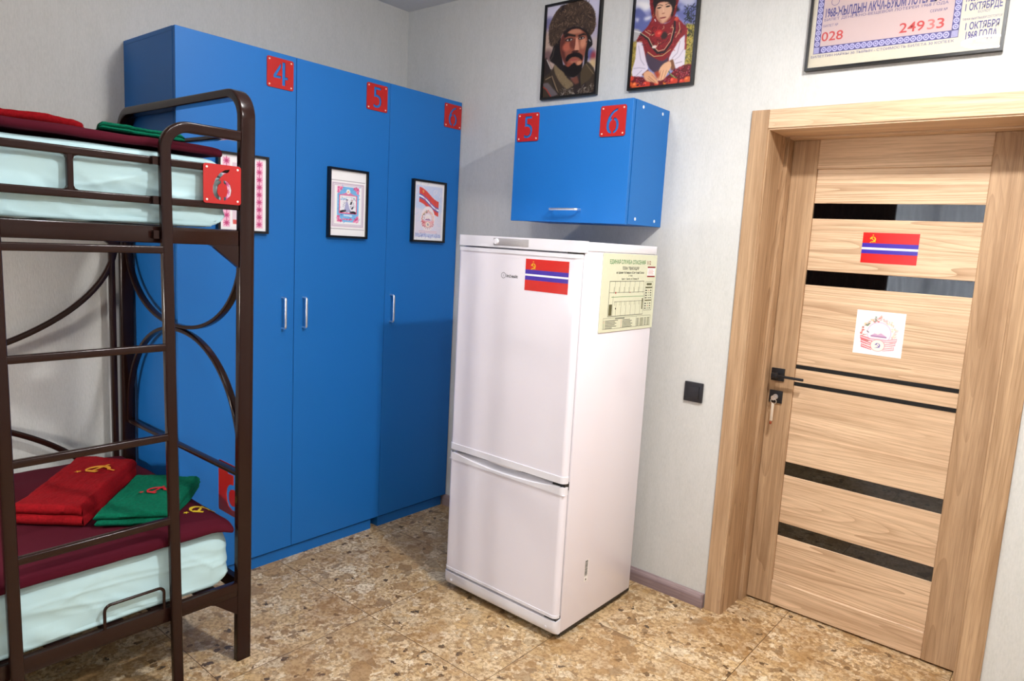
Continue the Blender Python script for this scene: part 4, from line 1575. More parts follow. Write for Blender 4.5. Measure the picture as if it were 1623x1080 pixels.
RD = math.radians
TG = 'folded towels on the bunk bed'
towel([(0.640, -2.085), (0.235, -1.760), (0.410, -1.625), (0.800, -1.935)], 0.533, 2, 0.033, M['towel_red'], M['thread_gold'],
      'folded red terry towel with a gold emblem on the lower bunk', TG, 3.3, (0.70, 0.62), 0.050, RD(165))
towel([(0.828, -1.912), (0.518, -1.662), (0.690, -1.515), (0.960, -1.735)], 0.533, 2, 0.022, M['towel_green'], M['thread_red'],
      'folded green terry towel with a red emblem on the lower bunk', TG, 5.9, (0.55, 0.55), 0.038, RD(165))
towel([(0.720, -2.400), (0.330, -2.300), (0.360, -1.740), (0.630, -1.850)], 1.757, 2, 0.025, M['towel_red'], M['thread_gold'],
      'folded red terry towel on the upper bunk', TG, 8.2, (0.30, 0.80), 0.040, RD(165))
towel([(0.935, -1.905), (0.665, -1.830), (0.680, -1.630), (0.925, -1.660)], 1.757, 2, 0.011, M['towel_green'], M['thread_red'],
      'folded green terry towel on the upper bunk', TG, 9.7, (0.4, 0.5), 0.034, RD(165))

# warm reading lamp on the wall below the upper bunk (outside the picture, its glow is in it)
wl = Empty('wall_lamp', (0.0, -2.30, 1.06), 'small warm twin reading lamp on the wall under the upper bunk', 'wall lamp')
MB().cyl((0.0, -2.30, 1.06), (0.014, -2.30, 1.06), 0.030, 24).build('base', M['black_matte'], wl)
MB().box(0.014, -2.40, 1.054, 0.024, -2.20, 1.066, 0.003).build('arm', M['black_matte'], wl)
for y in (-2.39, -2.21):
    MB().cyl((0.020, y, 1.06), (0.065, y, 1.06), 0.008, 12).build('arm', M['black_matte'], wl)
    MB().rbox((0.060, y - 0.02, 1.040), (0.100, y + 0.02, 1.080), 0.02, 0.012).build('bulb', M['warm_lamp'], wl)
# unseen fill lamp added under the upper bunk to brighten the wall there
rl = Empty('bunk_fill_lamp', (0.60, -3.10, 1.15), 'small unseen fill lamp added under the upper bunk at its far end', 'fill lamp')
MB().cyl((0.60, -3.10, 1.47), (0.60, -3.10, 1.24), 0.005, 10).build('cord', M['black_matte'], rl)
MB().cyl((0.60, -3.10, 1.26), (0.60, -3.10, 1.215), 0.020, 20, r1=0.045).build('lamp_cap', M['black_matte'], rl)


# ------------------------------------------------------------------ pictures: a small painter that colours a fine mesh
class Canvas:
    def __init__(self, nx, ny, bg, aspect):
        """aspect = height / width; u runs 0..1 across, v 0..1 up"""
        self.nx, self.ny, self.asp = nx, ny, aspect
        self.U, self.V = np.meshgrid(np.linspace(0, 1, nx), np.linspace(0, 1, ny))
        self.c = np.empty((ny, nx, 3))
        self.c[:] = bg
        self.rnd = random.Random(nx * 7 + ny)

    def lay(self, mask, color, soft=0.0):
        k = int(round(soft * self.nx))
        if k > 0:
            ker = np.exp(-0.5 * (np.arange(-2 * k, 2 * k + 1) / (k * 0.8 + 0.01)) ** 2)
            ker /= ker.sum()
            p = 2 * k
            m = np.pad(mask, p, mode='edge')
            m = np.apply_along_axis(lambda r: np.convolve(r, ker, 'valid'), 1, m)
            m = np.apply_along_axis(lambda r: np.convolve(r, ker, 'valid'), 0, m)
            mask = m
        self.c = self.c * (1 - mask[..., None]) + np.asarray(color, float) * mask[..., None]

    def inside(self, pts):
        m = np.zeros_like(self.U, bool)
        n = len(pts)
        for i in range(n):
            x0, y0 = pts[i]
            x1, y1 = pts[(i + 1) % n]
            if y0 == y1:
                continue
            t = ((y0 > self.V) != (y1 > self.V)) & (self.U < (x1 - x0) * (self.V - y0) / (y1 - y0) + x0)
            m ^= t
        return m

    def poly(self, pts, color, soft=0.0, smooth=False):
        if smooth:
            pts = smooth_poly(pts)
        self.lay(self.inside(pts).astype(float), color, soft * 0.5)

    def ellipse(self, x, y, rx, ry, color, soft=0.0):
        d = np.sqrt(((self.U - x) / rx) ** 2 + ((self.V - y) / ry) ** 2)
        e = 0.5 / (self.nx * rx) + soft * 0.5 / rx
        self.lay(np.clip((1 + e - d) / (2 * e), 0, 1), color)

    def ring(self, x, y, rx, ry, w, color):
        d = np.abs(np.sqrt(((self.U - x) / rx) ** 2 + ((self.V - y) / ry) ** 2) - 1) * rx
        self.lay(np.clip((w / 2 - d) * self.nx + 0.5, 0, 1), color)

    def stroke(self, pts, w, color, a=1.0):
        best = np.full_like(self.U, 9.0)
        for (x0, y0), (x1, y1) in zip(pts[:-1], pts[1:]):
            dx, dy = x1 - x0, (y1 - y0) * self.asp
            l2 = dx * dx + dy * dy or 1e-9
            px, py = self.U - x0, (self.V - y0) * self.asp
            t = np.clip((px * dx + py * dy) / l2, 0, 1)
            best = np.minimum(best, np.hypot(px - t * dx, py - t * dy))
        self.lay(np.clip((w / 2 - best) * self.nx + 0.5, 0, 1) * a, color)

    def curls(self, pts, n, ln, w, colors):
        """short bent brush marks inside an outline"""
        r = self.rnd
        xs, ys = [p[0] for p in pts], [p[1] for p in pts]
        k = 0
        while k < n:
            x, y = r.uniform(min(xs), max(xs)), r.uniform(min(ys), max(ys))
            k += 1
            c = False
            for i in range(len(pts)):
                (x0, y0), (x1, y1) = pts[i - 1], pts[i]
                if (y0 > y) != (y1 > y) and x < (x1 - x0) * (y - y0) / (y1 - y0) + x0:
                    c = not c
            if not c:
                continue
            a = r.uniform(0, 6.28)
            b = a + r.uniform(-1.4, 1.4)
            q = [(x, y), (x + math.cos(a) * ln * 0.5, y + math.sin(a) * ln * 0.5 / self.asp)]
            q.append((q[1][0] + math.cos(b) * ln * 0.5, q[1][1] + math.sin(b) * ln * 0.5 / self.asp))
            # only work in the window round the mark
            i0, i1 = int(max(0, (x - ln - w) * self.nx)), int(min(self.nx, (x + ln + w) * self.nx + 2))
            j0, j1 = int(max(0, (y - ln - w) * self.ny)), int(min(self.ny, (y + ln + w) * self.ny + 2))
            if i1 <= i0 or j1 <= j0:
                continue
            sub = Canvas.__new__(Canvas)
            sub.nx, sub.ny, sub.asp = self.nx, self.ny, self.asp
            sub.U, sub.V, sub.c = self.U[j0:j1, i0:i1], self.V[j0:j1, i0:i1], self.c[j0:j1, i0:i1]
            sub.stroke(q, w, r.choice(colors), 0.85)
            self.c[j0:j1, i0:i1] = sub.c

    def run(self, layers):
        for L in layers:
            if L[0] == 'P':
                self.poly(L[1], L[2], L[3], smooth=len(L[1]) > 6)
            elif L[0] == 'E':
                self.ellipse(*L[1], L[2], L[3])
            elif L[0] == 'S':
                self.stroke(L[1], L[2], L[3])
            elif L[0] == 'C':
                self.curls(L[1], L[2], L[3], L[4], L[5])

    def mesh(self, b, fr, u0, v0, w, h, d):
        """adds the painted sheet to a builder"""
        k = len(b.v)
        nx, ny = self.nx, self.ny
        for j in range(ny):
            for i in range(nx):
                b.v.append(tuple(fr(u0 + w * i / (nx - 1), v0 + h * j / (ny - 1), d)))
        for j in range(ny - 1):
            for i in range(nx - 1):
                a = k + j * nx + i
                b.f.append((a, a + 1, a + nx + 1, a + nx))
        b.mi += [0] * ((nx - 1) * (ny - 1))
        s = np.clip(self.c, 0, 255) / 255.0
        l = np.where(s <= 0.04045, s / 12.92, ((s + 0.055) / 1.055) ** 2.4).reshape(-1, 3)
        b.col = np.concatenate([l, np.ones((len(l), 1))], 1)
        return b


def soviet_emblem(cv, cx, cy, r, strong=1.0):
    """round state emblem: wheat and cotton wreath, mountains, ribbons and a medallion"""
    a = cv.asp
    pale = lambda c: tuple(255 - (255 - q) * strong for q in c)
    ry = r / a
    cv.ellipse(cx, cy, r, ry, pale((250, 226, 224)), 0.01)
    cv.ellipse(cx, cy + 0.05 * ry, r * 0.60, ry * 0.60, pale((252, 240, 242)), 0.01)
    cv.ring(cx, cy + 0.05 * ry, r * 0.60, ry * 0.60, r * 0.05, pale((214, 178, 208)))
    cv.ring(cx, cy + 0.02 * ry, r * 0.50, ry * 0.50, r * 0.03, pale((226, 200, 222)))
    for k in range(13):                               # sun and peaks
        t = PI * k / 12
        cv.stroke([(cx, cy - 0.05 * ry), (cx + 0.4 * r * math.cos(t), cy - 0.05 * ry + 0.4 * ry * math.sin(t))], r * 0.015, pale((246, 222, 206)))
    cv.poly([(cx - .42 * r, cy - .12 * ry), (cx - .2 * r, cy + .02 * ry), (cx - .05 * r, cy - .04 * ry), (cx + .1 * r, cy + .06 * ry), (cx + .42 * r, cy - .12 * ry), (cx + .4 * r, cy - .2 * ry), (cx - .4 * r, cy - .2 * ry)], pale((196, 150, 186)), 0.004)
    cv.stroke([(cx - .40 * r, cy - .14 * ry), (cx + .40 * r, cy - .16 * ry)], r * 0.05, pale((134, 92, 136)))
    rn = random.Random(11)
    for k in range(26):                               # wreath
        t = math.radians(-40 + 260 * k / 25)
        x, y = cx + 0.82 * r * math.cos(t), cy + 0.82 * ry * math.sin(t)
        left = math.cos(t) < 0
        col = rn.choice([(206, 92, 84), (90, 110, 84), (238, 190, 140), (176, 120, 110)]) if left else rn.choice([(244, 196, 190), (240, 206, 176), (232, 172, 172)])
        for q in range(3):
            dx, dy = rn.uniform(-.12, .12) * r, rn.uniform(-.12, .12) * ry
            cv.ellipse(x + dx, y + dy, r * 0.055, ry * 0.04, pale(col), 0.004)
        cv.stroke([(x, y), (x + r * 0.1 * math.cos(t + 1), y + ry * 0.1 * math.sin(t + 1))], r * 0.03, pale((150, 90, 84) if left else (226, 160, 156)))
    cv.ellipse(cx - .72 * r, cy + .02 * ry, r * .13, ry * .11, pale((250, 246, 246)), 0.005)
    cv.ellipse(cx - .70 * r, cy + .30 * ry, r * .10, ry * .09, pale((250, 240, 240)), 0.005)
    cv.stroke([(cx - .62 * r, cy + .1 * ry), (cx - .54 * r, cy + .04 * ry)], r * .05, pale((60, 50, 60)))
    red = pale((222, 84, 96))
    for s in (-1, 1):                                 # ribbons
        rr = red if s < 0 else pale((236, 150, 158))
        for yy, x0, x1 in ((-.26, .95, .30), (-.48, .90, .36), (-.74, .86, .30)):
            cv.poly([(cx + s * x0 * r, cy + (yy + .10) * ry), (cx + s * x1 * r, cy + (yy - .06) * ry), (cx + s * x1 * r, cy + (yy - .22) * ry), (cx + s * x0 * r, cy + (yy - .10) * ry)], rr, 0.003)
            cv.stroke([(cx + s * x0 * .95 * r, cy + yy * ry), (cx + s * x1 * 1.1 * r, cy + (yy - .14) * ry)], r * .045, pale((252, 228, 230)))
    cv.poly([(cx - .42 * r, cy - .26 * ry), (cx + .42 * r, cy - .28 * ry), (cx + .40 * r, cy - .40 * ry), (cx - .40 * r, cy - .38 * ry)], pale((240, 170, 184)), 0.003)
    cv.ellipse(cx, cy - .66 * ry, r * .36, ry * .33, pale((250, 232, 216)), 0.004)
    cv.ring(cx, cy - .66 * ry, r * .36, ry * .33, r * .03, pale((226, 120, 124)))
    for p in hammer_sickle()[:4]:
        cv.poly([(cx + x * r * .17, cy - .66 * ry + y * ry * .17) for x, y in p], pale((92, 76, 150)), 0.002)
    cv.poly(star(cx + .02 * r, 0, 0.13 * r, 0.4) and [(x, (y / a) + cy + .98 * ry) for x, y in star(cx + .02 * r, 0, 0.13 * r, 0.4)], pale((238, 150, 130)), 0.002)
    for y in (.72, .84, .94):
        cv.ellipse(cx - .24 * r, cy + y * ry, r * .05, ry * .04, pale((92, 124, 104)), 0.004)


def picture(name, fr, w, h, border, depth, cv, label, frame_mat=None, group=None, cat='picture'):
    """framed picture whose outer size is w x h; fr puts (0..w, 0..h, depth) on its wall"""
    loc = fr(w / 2, 0, 0)
    r = Empty(name, loc, label, cat, group)
    b = MB()
    B = border
    for u0, v0, u1, v1 in ((0, 0, w, B), (0, h - B, w, h), (0, B, B, h - B), (w - B, B, w, h - B)):
        P = [fr(u, v, d) for d in (0.0005, depth) for u, v in ((u0, v0), (u1, v0), (u1, v1), (u0, v1))]
        b.add(P, [(3, 2, 1, 0), (4, 5, 6, 7), (0, 1, 5, 4), (1, 2, 6, 5), (2, 3, 7, 6), (3, 0, 4, 7)])
    b.build('frame', frame_mat or M['black_frame'], r, smooth=False)
    if cv is not None:
        b = MB()
        cv.mesh(b, fr, B, B, w - 2 * B, h - 2 * B, depth * 0.55)
        b.build('print', M['print'], r, smooth=False)
    return r


WB = lambda x, z: frame((x, 0, z), (1, 0, 0), (0, 0, 1), (0, -1, 0))     # on the back wall
WD = lambda y, z: frame((XW, y, z), (0, 1, 0), (0, 0, 1), (1, 0, 0))     # on the wardrobe doors

MAN = [
    ('P',[(-0.16,1.161),(1.081,1.008),(1.216,-0.138),(-0.032,-0.069)],(178,168,186),0.01),
    ('P',[(-0.16,1.161),(1.081,1.008),(1.037,0.791),(-0.091,0.882)],(206,202,222),0.12),
    ('E',(0.024,0.821,0.1381,0.0651),(124,120,160),0.1),
    ('P',[(-0.075,0.728),(0.199,0.733),(0.246,0.298),(-0.046,0.254)],(186,160,146),0.1),
    ('E',(0.051,0.466,0.1001,0.0661),(120,92,92),0.08),
    ('P',[(0.848,0.585),(1.025,0.588),(1.073,0.026),(0.894,0.185)],(196,180,176),0.08),
    ('E',(0.867,0.417,0.0731,0.0581),(98,100,150),0.06),
    ('E',(0.928,0.391,0.0501,0.0471),(150,62,72),0.05),
    ('E',(0.925,0.308,0.0641,0.0531),(206,176,130),0.06),
    ('P',[(-0.082,0.411),(0.034,0.446),(0.146,0.316),(0.164,0.238),(-0.021,0.208)],(46,38,38),0.02),
    ('P',[(-0.041,-0.024),(-0.021,0.208),(0.13,0.279),(0.219,0.365),(0.317,0.357),(0.484,0.215),(0.62,0.173),(0.739,0.27),(0.807,0.347),(0.98,0.22),(1.006,-0.085)],(62,50,40),0.01),
    ('P',[(0.385,0.255),(0.584,0.165),(0.74,0.26),(0.833,0.084),(0.66,-0.011),(0.501,0.063)],(44,34,32),0.02),
    ('P',[(0.517,0.18),(0.654,0.202),(0.7,0.125),(0.628,0.108)],(120,70,55),0.02),
    ('P',[(0.197,0.35),(0.287,0.359),(0.427,0.219),(0.594,0.111),(0.466,0.074),(0.318,0.162),(0.22,0.267)],(128,108,80),0.012),
    ('C',[(0.197,0.35),(0.287,0.359),(0.427,0.219),(0.594,0.111),(0.466,0.074),(0.318,0.162),(0.22,0.267)],90,0.02,0.006,[(152,132,100),(96,78,56)]),
    ('P',[(0.692,0.231),(0.795,0.341),(0.961,0.222),(0.897,0.153),(0.741,0.09)],(78,64,46),0.012),
    ('S',[(0.707,0.231),(0.704,0.093)],0.012,(30,24,22)),
    ('S',[(0.806,0.317),(0.955,0.201)],0.012,(120,104,78)),
    ('P',[(-0.036,0.165),(0.093,0.167),(0.305,0.022),(0.17,0.002)],(104,94,96),0.01),
    ('S',[(-0.017,0.13),(0.071,0.091),(0.17,0.002)],0.018,(158,62,48)),
    ('S',[(0.04,0.204),(0.165,0.233),(0.302,0.044)],0.016,(140,118,92)),
    ('S',[(0.132,0.263),(0.206,0.126),(0.335,0.009)],0.012,(34,28,28)),
    ('C',[(0.347,0.073),(0.979,0.074),(0.991,-0.031),(0.336,-0.002)],160,0.05,0.006,[(178,168,156),(120,104,88),(52,44,40)]),
    ('P',[(0.185,0.595),(0.305,0.637),(0.35,0.397),(0.422,0.262),(0.323,0.292),(0.22,0.354),(0.096,0.418),(0.136,0.502)],(30,25,26),0.015),
    ('P',[(0.728,0.69),(0.844,0.621),(0.901,0.517),(0.835,0.466),(0.829,0.357),(0.77,0.32),(0.765,0.52)],(28,24,26),0.015),
    ('P',[(0.338,0.687),(0.466,0.722),(0.615,0.717),(0.739,0.668),(0.797,0.59),(0.795,0.512),(0.767,0.42),(0.733,0.323),(0.666,0.265),(0.554,0.269),(0.425,0.327),(0.344,0.419),(0.3,0.509),(0.295,0.606)],(148,84,66),0.012),
    ('P',[(0.295,0.606),(0.349,0.676),(0.388,0.608),(0.384,0.523),(0.403,0.436),(0.484,0.301),(0.425,0.327),(0.344,0.419),(0.3,0.509)],(96,48,42),0.025),
    ('P',[(0.412,0.701),(0.542,0.714),(0.673,0.696),(0.695,0.657),(0.473,0.658)],(186,124,98),0.03),
    ('E',(0.421,0.53,0.0801,0.0451),(182,98,76),0.04),
    ('E',(0.725,0.549,0.0561,0.0581),(206,138,108),0.035),
    ('E',(0.522,0.553,0.0491,0.0431),(112,56,48),0.03),
    ('P',[(0.575,0.616),(0.623,0.612),(0.657,0.509),(0.665,0.468),(0.587,0.468),(0.565,0.507)],(218,150,122),0.02),
    ('P',[(0.553,0.608),(0.581,0.61),(0.576,0.506),(0.539,0.488)],(112,56,46),0.015),
    ('P',[(0.35,0.659),(0.405,0.683),(0.572,0.645),(0.581,0.625),(0.446,0.647),(0.372,0.633)],(34,26,26),0.008),
    ('P',[(0.62,0.636),(0.732,0.652),(0.782,0.624),(0.702,0.628),(0.637,0.618)],(34,26,26),0.008),
    ('E',(0.46,0.605,0.0761,0.0181),(48,32,32),0.012),
    ('E',(0.464,0.603,0.0531,0.0101),(196,176,168),0.006),
    ('E',(0.464,0.605,0.0211,0.0121),(18,14,16),0.005),
    ('E',(0.69,0.602,0.0591,0.0161),(48,32,32),0.012),
    ('E',(0.69,0.6,0.0411,0.0091),(196,176,168),0.006),
    ('E',(0.688,0.602,0.0171,0.0101),(18,14,16),0.005),
    ('E',(0.587,0.468,0.0681,0.0131),(74,38,34),0.01),
    ('E',(0.58,0.365,0.0751,0.0271),(172,104,82),0.02),
    ('P',[(0.412,0.39),(0.438,0.435),(0.533,0.456),(0.592,0.458),(0.668,0.445),(0.731,0.408),(0.729,0.36),(0.66,0.395),(0.575,0.413),(0.502,0.402),(0.449,0.37)],(26,20,22),0.008),
    ('E',(0.579,0.38,0.0631,0.0091),(160,74,70),0.008),
    ('E',(0.482,0.328,0.0561,0.0221),(150,74,56),0.02),
    ('E',(0.676,0.338,0.0481,0.0231),(206,140,106),0.02),
    ('P',[(0.385,0.341),(0.47,0.31),(0.546,0.338),(0.592,0.347),(0.642,0.312),(0.706,0.32),(0.745,0.343),(0.715,0.24),(0.6,0.191),(0.476,0.21),(0.393,0.27)],(24,19,20),0.012),
    ('P',[(0.05,0.759),(0.072,0.827),(0.159,0.925),(0.259,0.977),(0.435,1.004),(0.618,1.013),(0.768,0.97),(0.885,0.879),(0.927,0.783),(0.929,0.69),(0.883,0.628),(0.83,0.617),(0.769,0.675),(0.614,0.731),(0.465,0.736),(0.346,0.699),(0.286,0.639),(0.187,0.573),(0.11,0.567),(0.063,0.639)],(72,56,46),0.012),
    ('P',[(0.249,0.984),(0.333,0.995),(0.311,0.934),(0.239,0.9)],(36,28,28),0.02),
    ('C',[(0.05,0.759),(0.072,0.827),(0.159,0.925),(0.259,0.977),(0.435,1.004),(0.618,1.013),(0.768,0.97),(0.885,0.879),(0.927,0.783),(0.929,0.69),(0.883,0.628),(0.83,0.617),(0.769,0.675),(0.614,0.731),(0.465,0.736),(0.346,0.699),(0.286,0.639),(0.187,0.573),(0.11,0.567),(0.063,0.639)],420,0.05,0.007,[(150,124,100),(112,90,72),(38,28,28),(44,34,32),(92,72,58)]),
    ('P',[(0.337,0.698),(0.465,0.736),(0.613,0.733),(0.766,0.676),(0.826,0.618),(0.769,0.644),(0.654,0.698),(0.505,0.713),(0.368,0.668)],(34,26,26),0.012),
    ('C',[(0.594,0.74),(0.816,0.712),(0.878,0.633),(0.772,0.623)],40,0.05,0.006,[(30,24,26),(56,44,42)]),
    ('S',[(0.78,0.55),(0.85,0.564),(0.877,0.52),(0.833,0.482)],0.012,(40,34,36)),
    ('S',[(0.832,0.571),(0.859,0.55)],0.01,(190,186,190)),
    ('S',[(0.181,0.541),(0.161,0.456),(0.107,0.407)],0.01,(90,76,70)),
    ('S',[(0.046,0.423),(0.136,0.317)],0.014,(206,196,190)),
]
